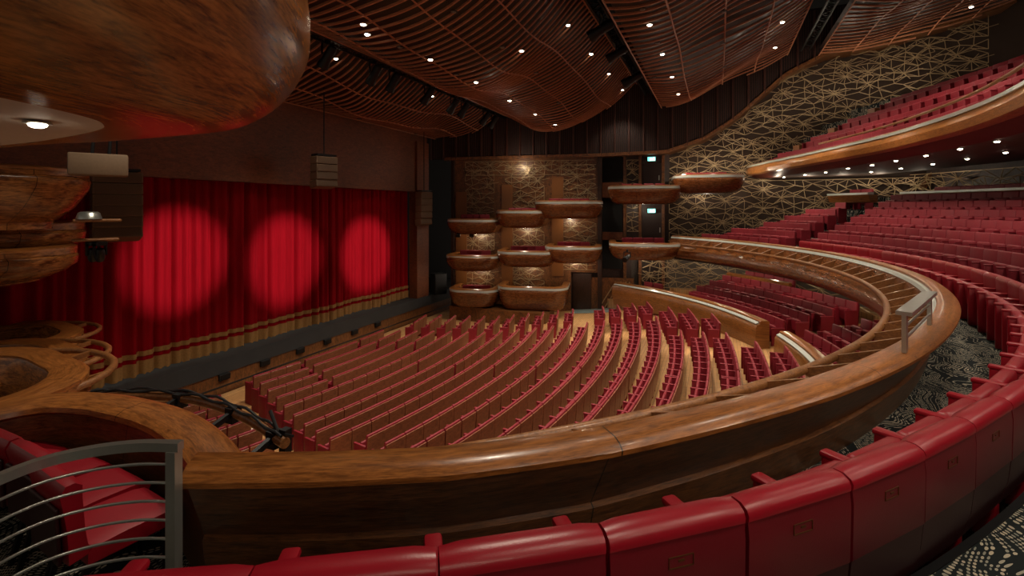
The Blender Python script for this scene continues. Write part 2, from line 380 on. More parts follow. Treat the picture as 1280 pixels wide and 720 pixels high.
# curtain -------------------------------------------------
def curtain_y(x, z):
    w1 = math.sin(x * 6.6 + 1.7 * math.sin(x * .9)); w2 = math.sin(x * 11.3 + 2.4 * math.sin(x * .7 + 1))
    f = .3 * math.sqrt(abs(w1)) * (.75 + .25 * math.sin(x * 1.7 + 1)) + .08 * abs(w2) + .02 * math.sin(x * 21)
    f = .2 - f
    f += (.04 * math.sin(x * 2.3)) * (1 - (z - STZ) / 6)
    return 15.0 + f
CX0, CX1 = 3.2, 21.15
def curtain_mesh(z0, z1, off, nz, dx=.045, jitter=0):
    mb = MB(); N = int((CX1 - CX0) / dx); vs = []; fs = []; rnd = random.Random(3)
    for j in range(nz + 1):
        for i in range(N + 1):
            x = CX0 + (CX1 - CX0) * i / N; z = z0 + (z1 - z0) * j / nz
            if jitter and j == 0: z += rnd.uniform(0, jitter)
            vs.append((x, curtain_y(x, z) - off, z))
    for j in range(nz):
        for i in range(N):
            a = j * (N + 1) + i; fs.append((a, a + 1, a + N + 2, a + N + 1))
    return mb.add(vs, fs)
r = empty('stage_curtain', (0, 0, 0))
curtain_mesh(STZ + .1, EYE + 1.3, 0, 8).build('drape', VELVET, r, smooth=80)
f_ = curtain_mesh(STZ + .02, STZ + .42, .035, 2, jitter=.05).build('fringe', GOLD, r, smooth=80)
curtain_mesh(STZ + .54, STZ + .68, .03, 1).build('gold_band', GOLD, r, smooth=80)
tag(r, 'deep red pleated stage curtain with gold fringe closing the stage', 'curtain')
# proscenium
mb = MB(); mb.box((11.8, 14.75, EYE + 3.6), (21, .35, 5.4))
o = mb.build('wall_proscenium', OAK_WALL); tag(o, 'dark wooden wall above the stage curtain', 'wall', kind='structure')
mb = MB(); mb.box((3.9, 14.62, 4.6), (2.4, .5, 9)); o = mb.build('wall_left', OAK_WALL); tag(o, 'brown wooden pier at the near side of the curtain', 'wall', kind='structure')
mb = MB(); mb.box((21.75, 14.7, 4.6), (1.1, .5, 9.6)); o = mb.build('trim_2', OAK_WALL); tag(o, 'dark brown pier at the far side of the curtain', 'pier', kind='structure')
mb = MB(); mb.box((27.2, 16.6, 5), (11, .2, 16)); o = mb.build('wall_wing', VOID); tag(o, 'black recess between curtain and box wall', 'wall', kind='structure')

# =================================================================== HOUSE-RIGHT WALL (boxes wall, openings, ribbed wall, lattice)
def wall_strip(mb, ys, zlo, zhi, off=0.0):
    vs = []; fs = []
    for y in ys:
        vs += [(wall_x(y) + off, y, zlo(y) if callable(zlo) else zlo), (wall_x(y) + off, y, zhi(y) if callable(zhi) else zhi)]
    for i in range(len(ys) - 1):
        fs.append((2 * i, 2 * i + 1, 2 * i + 3, 2 * i + 2))
    return mb.add(vs, fs)
def frange(a, b, n): return [a + (b - a) * i / n for i in range(n + 1)]
mb = wall_strip(MB(), frange(13.6, 5.7, 20), 2.45, EYE + 2.78)
wall_strip(mb, frange(13.6, 7.2, 14), -.3, 2.45)
o = mb.build('wall_right', OAK_PANEL); tag(o, 'wooden wall behind the stacked boxes', 'wall', kind='structure')
for j, (px, py0, py1) in enumerate(((577, 240, 372), (634, 231, 375), (697, 222, 345))):
    y = min(frange(13.5, 5.8, 700), key=lambda q: abs(proj((wall_x(q) - .05, q, EYE))[0] - px)); t = proj((wall_x(y), y, 0))[2]
    o = MB().box((wall_x(y) - .05, y, EYE - ((py0 + py1) / 2 - HY) * t / FPX), (.07, .62, (py1 - py0) * t / FPX), rz=.22).build('trim_%d' % (20 + j), OAK)
    tag(o, f'plain upright wooden panel on the box wall, {ordn(j + 1)} from the stage', 'panel', kind='structure')
mb = MB(); mb.bar((wall_x(13.6) - .05, 13.6, 0), (wall_x(13.6) - .05, 13.6, EYE + 2.85), .16, .16); mb.bar((wall_x(5.7) - .05, 5.7, 0), (wall_x(5.7) - .05, 5.7, EYE + 2.95), .2, .2)
mb.bar((wall_x(13.6) - .05, 13.6, EYE + 2.82), (wall_x(5.7) - .05, 5.7, EYE + 2.86), .14, .12)
o = mb.build('trim_3', OAK_DARK); tag(o, 'dark wooden frame around the stacked box wall', 'frame', kind='structure')
# ribbed upper wall
mb = wall_strip(MB(), frange(16, -9, 70), cornice_z, EYE + 9.5, -.12)
o = mb.build('wall_upper', plain('upper_wall_dark', (30, 16, 13), .7)); tag(o, 'dark upper side wall under the slatted ceiling', 'wall', kind='structure')
mb = MB()
for y in frange(15.5, -8.5, 34): mb.bar((wall_x(y) - .17, y, cornice_z(y)), (wall_x(y) - .17, y, EYE + 9.4), .07, .1)
for y in frange(15.5, -8.5, 240): mb.bar((wall_x(y) - .13, y, cornice_z(y) + .05), (wall_x(y) - .13, y, EYE + 9.4), .02, .03)
o = mb.build('trim_4', plain('upper_wall_rib', (66, 34, 24), .6)); tag(o, 'thin vertical ribs on the dark upper side wall', 'ribs', kind='structure')
# cornice (gold-lit lower edge) with its flat soffit
path = [(wall_x(y), y) for y in frange(14, -11, 90)]
rings = []
for x, y in path:
    z = cornice_z(y); rings.append([(x - .22, y, z - .05), (x - .22, y, z + .12), (x + .1, y, z + .12), (x + 1.0, y, z), (x + 1.0, y, z - .05)])
mb = MB().loft(rings); o = mb.build('trim_5', OAK_PANEL, smooth=30); tag(o, 'curved wooden edge sweeping up below the dark upper wall', 'cornice', kind='structure')
# outer back wall behind the lattice
mb = wall_strip(MB(), frange(5.7, -12.4, 50), -.3, lambda y: cornice_z(y) + .3, .95)
o = mb.build('wall_rear', plain('rear_wall_brown', (58, 42, 32), .8, vary=.3, scale=.8)); tag(o, 'dark brown wall behind the gold lattice', 'wall', kind='structure')

def lattice(mb, to3, W, H, cell=.85, w=.035, seed=1, dens=1.0, ok=None):
    """Art-deco web of straight metal bars on the panel (u, v) -> point: zigzag rails and star bursts."""
    rnd = random.Random(seed); nu = max(2, int(round(W / cell))); nv = max(2, int(round(H / (cell * .62))))
    P = {}
    for i in range(nu + 1):
        for j in range(nv + 1):
            u = W * i / nu; v = H * j / nv
            if 0 < i < nu: u += rnd.uniform(-.2, .2) * W / nu
            if 0 < j < nv: v += (.22 if (i + j) % 2 else -.22) * H / nv + rnd.uniform(-.14, .14) * H / nv
            P[i, j] = (u, v)
    def seg(a, b, k=1.0):
        if ok and not (ok(*a) and ok(*b)): return
        mb.bar(to3(*a), to3(*b), w * k, w * .8, up=Vector((1, 0, 0)))
    for i in range(nu):
        for j in range(nv + 1): seg(P[i, j], P[i + 1, j])
    for i in range(nu + 1):
        for j in range(nv):
            if rnd.random() < .36 * dens: seg(P[i, j], P[i, j + 1], .8)
    for i in range(nu):
        for j in range(nv):
            if rnd.random() < .22 * dens: seg(P[i, j], P[i + 1, j + 1], .8)
            if rnd.random() < .22 * dens: seg(P[i + 1, j], P[i, j + 1], .8)
    done = set()
    for _ in range(int(nu * nv / 6 * dens)):                       # star bursts, spaced apart
        i = rnd.randint(1, nu - 1); j = rnd.randint(1, nv - 1)
        if any((i + a, j + b) in done for a in (-1, 0, 1) for b in (-1, 0, 1)): continue
        done.add((i, j)); c = P[i, j]
        for di, dj in ((-1, -1), (0, -1), (1, -1), (-1, 0), (1, 0), (-1, 1), (0, 1), (1, 1), (1.5, .5), (-1.5, .5), (.5, 1), (-.5, 1), (.5, -1), (-.5, -1)):
            q = P.get((i + di, j + dj)) or (c[0] + di * W / nu, min(max(c[1] + dj * H / nv, 0), H)); seg(c, q, .75)
    return mb
def wall_panel(y0, y1, z0, z1, off):
    W = abs(y1 - y0); H = z1 - z0
    return (lambda u, v: Vector((wall_x(y0 - u) + off, y0 - u, z0 + v))), W, H
k = 0
for (y0, y1, z0, z1, lab) in ((12.9, 11.3, 1.2, 8.0, 'beside the box column nearest the stage'), (10.7, 8.6, 1.2, 8.1, 'in the middle of the box wall'), (7.7, 5.9, 2.6, 8.2, 'above and below the third box column'), (12.9, 6.0, 7.7, 8.45, 'along the top of the box wall')):
    f, W, H = wall_panel(y0, y1, z0, z1, -.06); mb = lattice(MB(), f, W, H, .42, .024, 11 + k, 1.3); k += 1
    o = mb.build('lattice_screen', BRASS); tag(o, f'gold metal lattice of crossing bars {lab}', 'lattice', 'gold lattice on the box wall')
def curve_panel(y0, y1, zlo, zhi, off):
    W = abs(y1 - y0)
    def f(u, v):
        y = y0 - u; a = zlo(y) if callable(zlo) else zlo; b = zhi(y) if callable(zhi) else zhi
        return Vector((wall_x(y) + off, y, a + (b - a) * v))
    return f, W
f, W = curve_panel(2.3, -10.5, EYE, EYE + 1, .55)
mb = lattice(MB(), f, W, 8.4, .44, .026, 5, 1.5, ok=lambda u, v: .7 + max(0, u - 2.3) * .3 < v < cornice_z(2.3 - u) - EYE + .05)
o = mb.build('lattice_screen', BRASS); tag(o, 'tall gold lattice wall curving up behind the upper balcony seats', 'lattice')
f, W = curve_panel(2.3, -10.5, EYE - 1.6, EYE - .6, .4)
mb = lattice(MB(), f, W, 3.0, .44, .026, 6, 1.5)
o = mb.build('lattice_screen', BRASS); tag(o, 'gold lattice wall under the upper balcony beside the red rows', 'lattice')
f, W = curve_panel(3.6, -3.4, EYE - 4.1, EYE - 3.1, .15)
mb = lattice(MB(), f, W, 1.85, .42, .028, 16, 1.5)
o = mb.build('lattice_screen', BRASS); tag(o, 'silvery gold lattice wall by the side entrance under the lower balcony', 'lattice')
mb = wall_strip(MB(), frange(4.2, -4.5, 16), -.2, EYE - 2.2, .5)
o = mb.build('wall_lower', GREYWALL); tag(o, 'grey wall behind the lattice by the side entrance', 'wall', kind='structure')
# lattice around the parterre under the lower balcony
def ringpanel(a0, a1, R, z0, z1):
    def f(u, v):
        a = math.radians(a0) + u / R * (1 if a1 > a0 else -1)
        return Vector((CX + R * math.cos(a), CY + R * math.sin(a), z0 + (z1 - z0) * v))
    return f, math.radians(abs(a1 - a0)) * R
f, W = ringpanel(-46, -82, 17.6, EYE - 4.0, EYE - 2.3)
mb = lattice(MB(), lambda u, v: f(u, v / 1.7), W, 1.7, .6, .036, 8, 1.2)
o = mb.build('lattice_screen', BRASS); tag(o, 'silvery gold lattice behind the seats under the lower balcony', 'lattice')
mb = MB().loft(arc_rings(-44, -100, 40, [(18.2, -.2), (18.2, EYE - 2.2)]), closed_v=False)
o = mb.build('wall_parterre', GREYWALL); tag(o, 'grey wall behind the lattice under the lower balcony', 'wall', kind='structure')

# entrance zone between the box wall and the lattice
mb = wall_strip(MB(), frange(7.4, 2.3, 10), -.3, EYE + 2.9, .5); o = mb.build('wall_entrance', OAK_DARK); tag(o, 'dark wooden wall with exit doors beside the boxes', 'wall', kind='structure')
def ypx(px, off=.3):
    # y of the house-right wall seen at a photo column
    best = None
    for y in frange(14, -11, 1200):
        p = proj((wall_x(y) + off, y, EYE))
        if best is None or abs(p[0] - px) < best[0]: best = (abs(p[0] - px), y)
    return best[1]
def zpy(px, py, off=.3):
    y = ypx(px, off); t = proj((wall_x(y) + off, y, EYE))[2]
    return EYE - (py - HY) * t / FPX
n_d = 1
for (xa, xb, ya, yb, lab) in ((752, 778, 195, 228, 'upper'), (752, 778, 247, 290, 'middle'), (752, 778, 300, 336, 'lower')):
    y0, y1 = ypx(xa), ypx(xb); z0, z1 = zpy(765, yb), zpy(765, ya)
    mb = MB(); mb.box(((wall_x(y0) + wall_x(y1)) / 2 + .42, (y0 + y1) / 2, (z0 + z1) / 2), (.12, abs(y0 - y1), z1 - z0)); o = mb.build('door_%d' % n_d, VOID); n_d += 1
    tag(o, f'{lab} black doorway beside the box wall', 'doorway', kind='structure')
for (xa, xb, ya, yb, lab) in ((803, 827, 204, 236, 'upper'), (803, 828, 266, 304, 'lower')):
    y0, y1 = ypx(xa), ypx(xb); z0, z1 = zpy(815, yb), zpy(815, ya); xm = (wall_x(y0) + wall_x(y1)) / 2 + .4
    mb = MB(); mb.box((xm, (y0 + y1) / 2, (z0 + z1) / 2), (.1, abs(y0 - y1), z1 - z0)); d_ = mb.build('door_%d' % n_d, plain('door_brown%d' % n_d, (40, 22, 16), .4)); n_d += 1
    tag(d_, f'{lab} dark brown exit door below a lit exit sign', 'door', kind='structure')
    mb = MB(); mb.box((xm - .06, y1 + .12, (z0 + z1) / 2 - .1), (.04, .04, .25)); h_ = mb.build('door_handle', STEEL, d_)
for (px, py, lab) in ((815, 199, 'upper'), (815, 263.5, 'lower')):
    y = ypx(px); z = zpy(px, py); r = empty('exit_sign', (wall_x(y) + .2, y, z - .16))
    MB().rbox((0, 0, .16), (.06, .44, .25), .012).build('case', BLACK, r)
    fc = MB().box((-.035, 0, .16), (.012, .4, .21)).build('face', SIGN_GREEN, r)
    m = MB(); m.box((-.044, .03, .2), (.006, .04, .04)); m.bar((-.044, .02, .17), (-.044, .06, .11), .006, .03); m.bar((-.044, .06, .11), (-.044, .09, .07), .006, .025); m.bar((-.044, .04, .12), (-.044, -.02, .07), .006, .025); m.bar((-.044, .09, .17), (-.044, -.03, .15), .006, .02)
    m.box((-.044, -.11, .15), (.006, .09, .15))
    m.build('running_man_symbol', SIGN_WHITE, fc)
    tag(r, f'{lab} lit green exit sign with white running figure above a door', 'exit sign')
f, W, H = wall_panel(ypx(783), ypx(798), EYE - 1.2, EYE + 2.6, .42)
mb = lattice(MB(), f, W, H, .4, .03, 21); o = mb.build('lattice_screen', BRASS); tag(o, 'narrow upright gold lattice strip beside the exit doors', 'lattice')
mb = MB()
for px in (781, 800, 829):
    y = ypx(px); mb.bar((wall_x(y) + .3, y, 1.0), (wall_x(y) + .3, y, EYE + 2.8), .14, .14)
o = mb.build('trim_6', OAK_PANEL); tag(o, 'upright wooden posts framing the exit doors', 'posts', kind='structure')
# balcony fronts of the openings beside the box wall
for (ya, yb, lab) in ((228, 247, 'upper'), (290, 300, 'lower')):
    y0, y1 = ypx(752), ypx(779); z0, z1 = zpy(765, yb), zpy(765, ya)
    o = MB().box((wall_x((y0 + y1) / 2) + .25, (y0 + y1) / 2, (z0 + z1) / 2), (.12, abs(y0 - y1), z1 - z0)).build('wall_parapet', OAK_WALL)
    tag(o, f'{lab} wooden panel between the black doorways', 'panel', kind='structure')

# =================================================================== BOXES (rounded wooden pods)
def outline(w, p, d, r, n=7):
    """Rounded front: from the wall out along one side, round the front and back; d = inset."""
    hw = w / 2 - d; pp = p - d; rr = max(.12, min(r - d * .5, hw * .95, pp * .95)); pts = [(-hw, 0.0)]
    for i in range(n + 1):
        a = PI - (PI / 2) * i / n; pts.append((-hw + rr + rr * math.cos(a), pp - rr + rr * math.sin(a)))
    for i in range(n + 1):
        a = PI / 2 - (PI / 2) * i / n; pts.append((hw - rr + rr * math.cos(a), pp - rr + rr * math.sin(a)))
    pts.append((hw, 0.0)); return pts
def pod_ring_mesh(w, p, r, prof, mb=None, closed=True):
    rings = [[(x, y, z) for x, y in outline(w, p, d, r)] for d, z in prof]
    m = len(rings[0]); tr = [[rings[j][i] for j in range(len(rings))] for i in range(m)]
    return (mb or MB()).loft(tr, closed_v=closed, cap=closed)
def make_pod(loc, rz, w, p, r, label, group, h=.85, pipe=False, strip=True, mat=None, floor_mat=None, wide=.34, taper=1.0):
    """A theatre box; origin on the rim level at the middle of its wall side, +y points into the hall."""
    root = empty('theatre_box', loc, rz); mat = mat or OAK_POD
    hull = [(0.02, -.16), (-.02, -.22), (.0, -.36), (.08 * taper, -.36 - (h - .48) * .5), (.22 * taper, -h + .12), (.42 * taper, -h + .02), (max(.6, .55 * taper), -h)]
    inner = [(max(.6, .55 * taper), -h + .06), (wide + .12, -h + .08), (wide + .04, -.14), (wide, -.06)]
    pod_ring_mesh(w, p, r, hull + inner).build('hull', mat, root, smooth=45)
    pod_ring_mesh(w, p, r, [(wide, -.08), (wide, -.03), (wide - .06, .0), (.08, .0), (.0, -.03), (.0, -.07)]).build('ledge', OAK_LEDGE, root, smooth=45)
    if strip: pod_ring_mesh(w, p, r, [(.02, -.05), (-.012, -.06), (-.012, -.165), (.02, -.175)]).build('pale_strip', STRIP, root, smooth=45)
    else: pod_ring_mesh(w, p, r, [(.03, -.06), (-.0, -.07), (-.0, -.16), (.03, -.17)]).build('rim_band', mat, root, smooth=45)
    ol = outline(w, p, max(.58, .56 * taper), r)
    b = MB(); n = len(ol)
    b.add([(x, y, -h + .01) for x, y in ol] + [(x, y, -h + .09) for x, y in ol], [tuple(range(n)), tuple(range(n, 2 * n))] + [(i, (i + 1) % n, n + (i + 1) % n, n + i) for i in range(n)])
    b.build('deck', floor_mat or CARPET, root)
    if pipe:
        pts = [(x, y, -.12) for x, y in outline(w * .86, p + .4, 0, r + .3)][1:-1]
        pp = MB().tube(pts, .045).build('pipe_rail', PIPE_WOOD, root, smooth=60)
        for q in pts[1:-1:5]:
            MB().bar(q, (q[0] * .9, q[1] - .45 * (q[1] / (p + .4)), -.2), .05, .07).build('bracket', PIPE_WOOD, pp)
    tag(root, label, 'theatre box', group)
    return root
def wall_dir(y):
    t = Vector((wall_x(y - .4) - wall_x(y + .4), -.8, 0)).normalized(); n = Vector((-1, 0, 0)); n = (n - t * n.dot(t)).normalized(); return t, n
PODS = []
def pod_right(xl, xr, ytop, ybot, label, pipe=False, p=2.2, strip=True, off=0.0, r=.8):
    """Find the wall span whose front corner and far side land on photo columns xl..xr."""
    best = None
    for y in frange(14.5, -6, 820):
        t, n = wall_dir(y); q = Vector((wall_x(y) + off, y, 0)) + n * (p - r * .3) + t * (r * .08); e = abs(proj(q)[0] - xl)
        if best is None or e < best[0]: best = (e, y)
    y0 = best[1]; best = None
    for y in frange(y0 - .8, y0 - 8, 700):
        t, n = wall_dir(y); q = Vector((wall_x(y) + off, y, 0)) + n * (p - r * .9); e = abs(proj(q)[0] - xr)
        if best is None or e < best[0]: best = (e, y)
    y1 = best[1]; ym = (y0 + y1) / 2; w = math.hypot(y0 - y1, wall_x(y0) - wall_x(y1)); t, n = wall_dir(ym)
    c = Vector((wall_x(ym) + off, ym, 0)); d = proj(c + n * p)[2]; z = EYE - (ytop - HY) * d / FPX; h = (ybot - ytop) * d / FPX + .12
    rz = math.atan2(n.y, n.x) - PI / 2
    o = make_pod((c.x, c.y, z), rz, w, p, r, label, 'boxes on the far side wall', h=max(.55, h), pipe=pipe, strip=strip)
    PODS.append((o, w, p, n, t, z, h)); return o
TIER = [((558, 622, 273.5, 291), (619, 684, 262.5, 283), (669, 753, 250.5, 271)), ((556, 624, 319.5, 338), (621, 695, 314, 333), (682, 752, 308, 328)), ((560, 623, 362, 384), (622, 710, 359, 388))]
TN = ['top', 'middle', 'bottom']; CN = ['nearest the stage', 'in the middle column', 'farthest from the stage']
for ti, row in enumerate(TIER):
    for ci, (a, b, c, d) in enumerate(row):
        pod_right(a, b, c, d, f'{TN[ti]} rounded wooden box on the far wall, {CN[ci]}', pipe=(ti == 1 and ci == 0))
pod_right(762, 848, 231, 252, 'upper wooden box with pale rim left of the upper balcony', p=2.6)
pod_right(845, 930, 217, 238, 'long upper wooden box adjoining the upper balcony front', p=2.6)
pod_right(763, 846, 304, 324, 'wooden box with pale rim adjoining the lower balcony front', p=2.6)
# a plinth below the two bottom boxes
o = MB().box((22.9, 10.4, .25), (1.4, 5.4, .9)).build('wall_plinth', OAK_PANEL); tag(o, 'low wooden plinth under the bottom boxes', 'plinth', kind='structure')

# near-side boxes seen at the photo's left edge
def pod_left(tip_px, tip_py, dz, w, p, label, h=.85, rz=0.0, pipe=True, strip=False, mat=None, fwd=.35, taper=1.0):
    x, y = at_dz(tip_px, tip_py, dz)                               # right-most point of the ledge
    n = Vector((math.cos(rz), math.sin(rz), 0)); t = Vector((-n.y, n.x, 0))
    c = Vector((x, y, 0)) - n * p + t * (fwd * w)
    o = make_pod((c.x, c.y, EYE - dz), rz - PI / 2, w, p, 1.15, label, 'boxes on the near side wall', h=h, pipe=pipe, strip=strip, mat=mat or OAK_HULL, wide=.34, taper=taper)
    return o
pod_left(131, 462, 2.0, 3.4, 3.2, 'nearest of three wooden boxes below at the left edge', rz=-.15)
pod_left(125, 441, 2.35, 3.2, 3.2, 'second of three wooden boxes below at the left edge', rz=-.15)
pod_left(116, 412, 2.66, 3.2, 3.2, 'wooden box nearest the curtain at the left edge', rz=-.15)
pod_left(126, 213, -.75, 3.2, 3.4, 'large upper wooden box at the left edge under the overhang', h=1.2, rz=-.12, pipe=False, taper=2.4)
pod_left(120, 276, .25, 3.0, 3.4, 'middle upper wooden box at the left edge', h=.8, rz=-.12, pipe=False, taper=2.0)
pod_left(111, 305, .7, 3.0, 3.4, 'lowest upper wooden box at the left edge near the curtain', h=.75, rz=-.12, pipe=False, taper=1.8)

# =================================================================== LOWER BALCONY
def Z(dz): return EYE - dz
LEDGE = 1.30; RIN = 14.62
A0, A1 = -144.6, -37.0
def b1ex(a): return interp(a, [-146, -144.5, -142, -139.4, -136, -128, -115, -60, -50, -37], [-.36, -.27, -.13, 0, .07, .07, 0, -.08, 0, .1])
def b1rings(a0, a1, n, prof):
    out = []
    for i in range(n + 1):
        ad = a0 + (a1 - a0) * i / n; a = math.radians(ad); e = b1ex(ad); out.append([((r + e) * math.cos(a), (r + e) * math.sin(a), zz) for r, zz in prof])
    return out
root = empty('balcony_front', (CX, CY, 0))
def bal(name, prof, mat, n=150, a0=A0, a1=A1, smooth=40, parent=root):
    m = MB().loft(b1rings(a0, a1, n, prof)); return m.build(name, mat, parent, smooth=smooth)
z = Z(LEDGE)
bal('ledge', [(RIN - .25, z - .07), (RIN - .25, z - .02), (RIN - .21, z), (RIN - .08, z - .003), (RIN - .03, z - .02), (RIN, z - .05), (RIN - .005, z - .08), (RIN - .04, z - .1), (RIN - .1, z - .11)], OAK_LEDGE)
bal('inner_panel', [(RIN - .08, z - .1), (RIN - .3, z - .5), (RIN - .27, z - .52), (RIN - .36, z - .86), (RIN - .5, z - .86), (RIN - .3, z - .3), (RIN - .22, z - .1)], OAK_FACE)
bal('pale_strip', [(RIN - .24, z - .06), (RIN - .3, z - .07), (RIN - .33, z - .13), (RIN - .25, z - .14)], STRIP)
bal('outer_panel', [(RIN - .26, z - .12), (RIN - .33, z - .14), (RIN - .47, z - .52), (RIN - .5, z - .55), (RIN - .62, z - .58), (RIN - .72, z - .66), (RIN - .74, z - .78), (RIN - .7, z - .92), (RIN - .58, z - 1.02), (RIN - .3, z - 1.1), (RIN + .1, z - 1.12), (RIN + .1, z - 1.0), (RIN - .5, z - .8)], OAK_POD)
RR = RIN - .84
pr = MB().tube([(RR * math.cos(math.radians(a)), RR * math.sin(math.radians(a)), z - .36) for a in frange(-140, -42, 150)], .047, n=10).build('pipe_rail', PIPE_WOOD, root, smooth=60)
for i, a in enumerate(frange(-138, -44, 31)):
    m = MB(); c_, s_ = math.cos(math.radians(a)), math.sin(math.radians(a)); q = (-s_, c_)
    pts = [(RIN - .34, z - .15), (RIN - .46, z - .52), (RR, z - .4), (RR, z - .34)]
    vs = [(r_ * c_ + q[0] * k * .03, r_ * s_ + q[1] * k * .03, zz) for k in (-1, 1) for r_, zz in pts]
    m.add(vs, [(0, 1, 2, 3), (7, 6, 5, 4), (0, 4, 5, 1), (1, 5, 6, 2), (2, 6, 7, 3), (3, 7, 4, 0)]).build('bracket', PIPE_WOOD, pr)
tag(root, 'long curved wooden balcony parapet with pipe rail sweeping across the hall', 'balcony front')
# stepped floor: rows are 0.9 apart
RA, PITCH, RISE = 15.45, .9, .295
def rowR(i): return RA + PITCH * i
def rowdz(i): return 1.19 - RISE * i
prof = [(RIN - .42, Z(2.36)), (RIN - .42, Z(2.12))]
for i in range(9):
    zf = Z(rowdz(i) + .93); prof += [(rowR(i) + .06, zf), (rowR(i) + .06, zf + RISE)]
prof += [(24.2, prof[-1][1]), (24.2, prof[-1][1] - .4), (15.2, Z(2.36))]
MB().loft(arc_rings(-158, -30, 120, prof)).build('floor_balcony', CARPET, smooth=None)
tag(bpy.data.objects['floor_balcony'], 'stepped dark carpet floor of the lower balcony with pale dashes', 'floor', kind='structure')
m = MB()
for i in range(8):
    zf = Z(rowdz(i) + .93) + RISE
    m.loft(arc_rings(-150, -32, 110, [(rowR(i) + .055, zf - .03), (rowR(i) + .05, zf + .006), (rowR(i) + .09, zf + .008), (rowR(i) + .09, zf - .03)]))
o = m.build('trim_7', BLACK); tag(o, 'thin dark nosings on the balcony steps', 'step edge', kind='structure')
# left-hand box beside the viewer: floor and its parapet
m = MB(); poly = [(-1.5, 2.2), (1.0, 2.35), (1.7, 2.7), (2.2, 3.2), (2.5, 4.0), (2.5, 5.0), (2.3, 5.6), (1.6, 5.85), (-1.5, 5.85)]
m.add([(x, y, Z(2.5)) for x, y in poly] + [(x, y, Z(2.7)) for x, y in poly], [tuple(range(9)), tuple(range(17, 8, -1))] + [(i, (i + 1) % 9, 9 + (i + 1) % 9, 9 + i) for i in range(9)])
o = m.build('floor_box', CARPET); tag(o, 'dark patterned carpet under the red chairs at the left', 'floor', kind='structure')
KB = 1.0625
pth = catmull([(-1.2, 5.62, 0), (0.5, 5.64, 0), (1.3, 5.6, 0), (1.95, 5.52, 0), (2.32, 5.3, 0), (2.49, 4.9, 0), (2.54, 4.4, 0), (2.52, 3.9, 0), (2.41, 3.4, 0), (2.25, 2.95, 0), (2.1, 2.62, 0)], 8); pth = [p * KB for p in pth]
root = empty('box_parapet', (0, 0, 0)); zb = Z(1.7)
MB().loft(path_rings(pth, [(0, zb - .06), (-.0, zb - .02), (-.05, zb), (-.24, zb - .01), (-.3, zb - .04), (-.31, zb - .08), (-.27, zb - .11), (0, zb - .12)])).build('ledge', OAK_LEDGE, root, smooth=40)
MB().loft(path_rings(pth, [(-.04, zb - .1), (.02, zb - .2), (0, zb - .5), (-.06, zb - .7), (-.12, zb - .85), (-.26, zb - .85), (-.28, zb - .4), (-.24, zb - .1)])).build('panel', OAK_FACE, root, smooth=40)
tag(root, 'curved wooden parapet of the box with the four red chairs', 'balcony front')
rp = catmull([(2.55, 5.95, Z(1.9)), (2.95, 5.5, Z(1.9)), (3.15, 4.76, Z(1.9)), (3.1, 4.0, Z(1.92)), (2.93, 3.3, Z(1.95))], 8)
root = empty('lighting_rail', (0, 0, 0))
MB().tube(rp, .045, n=10).build('pipe', PIPE_WOOD, root, smooth=60)
m = MB()
for off in (.03, -.02): m.tube([(p[0] + off, p[1] + .02, p[2] + .055 + .015 * math.sin(i * 1.3 + off * 60)) for i, p in enumerate(rp)], .013, n=6)
m.build('cable', BLACK, root, smooth=60)
for i in (14, 22, 30):
    p = rp[i]; m = MB(); m.bar((p[0], p[1], p[2]), (p[0] - .45, p[1] - .05, p[2] - .1), .04, .05); m.box((p[0], p[1], p[2] - .02), (.1, .1, .14)); m.build('clamp', BLACK, root)
tag(root, 'wooden pipe rail with black cables outside the near box', 'rail')
p = rp[31]; root = empty('microphone_boom', (p[0] + .04, p[1] - .02, p[2] - .02))
MB().bar((0, 0, -.1), (0, 0, .1), .07, .07).build('clamp', BLACK, root)
a_ = at_t(338, 514, 4.2); b_ = at_t(352, 552, 4.0); c_ = at_t(366, 545, 3.95)
m = MB(); base = Vector(root.location); m.tube([b_ - base, a_ - base], .016); m.tube([a_ - base + Vector((0, 0, -.18)), c_ - base], .012); m.build('boom_arm', BLACK, root)
tag(root, 'thin black boom arm clamped to the end of the pipe rail', 'boom arm')

# railing on the ledge
root = empty('ledge_railing', (0, 0, 0)); P1 = at_dz(1131, 440, LEDGE); P2 = at_dz(1162, 406, LEDGE); zz = Z(LEDGE)
a1 = math.atan2(P1[1] - CY, P1[0] - CX); a2 = math.atan2(P2[1] - CY, P2[0] - CX); rr = RIN - .19
def onl(a, z_):
    rr = math.hypot(P1[0] - CX, P1[1] - CY) if a == a1 else math.hypot(P2[0] - CX, P2[1] - CY)
    return Vector((CX + rr * math.cos(a), CY + rr * math.sin(a), z_))
r1_, r2_ = math.hypot(P1[0] - CX, P1[1] - CY), math.hypot(P2[0] - CX, P2[1] - CY)
d = onl(a2, 0) - onl(a1, 0)
for a in (a1, a2):
    MB().box((onl(a, zz + .17)), (.09, .035, .34), rz=math.atan2(d.y, d.x)).build('post', STEEL, root)
MB().bar(onl(a1, zz + .355) - d.normalized() * .05, onl(a2, zz + .355) + d.normalized() * .05, .12, .035).build('top_bar', STEEL, root)
for k in (.12, .23): MB().tube([onl(a1, zz + k), onl(a2, zz + k)], .012).build('rod', STEEL, root)
tag(root, 'short steel railing standing on the wooden balcony ledge', 'railing')

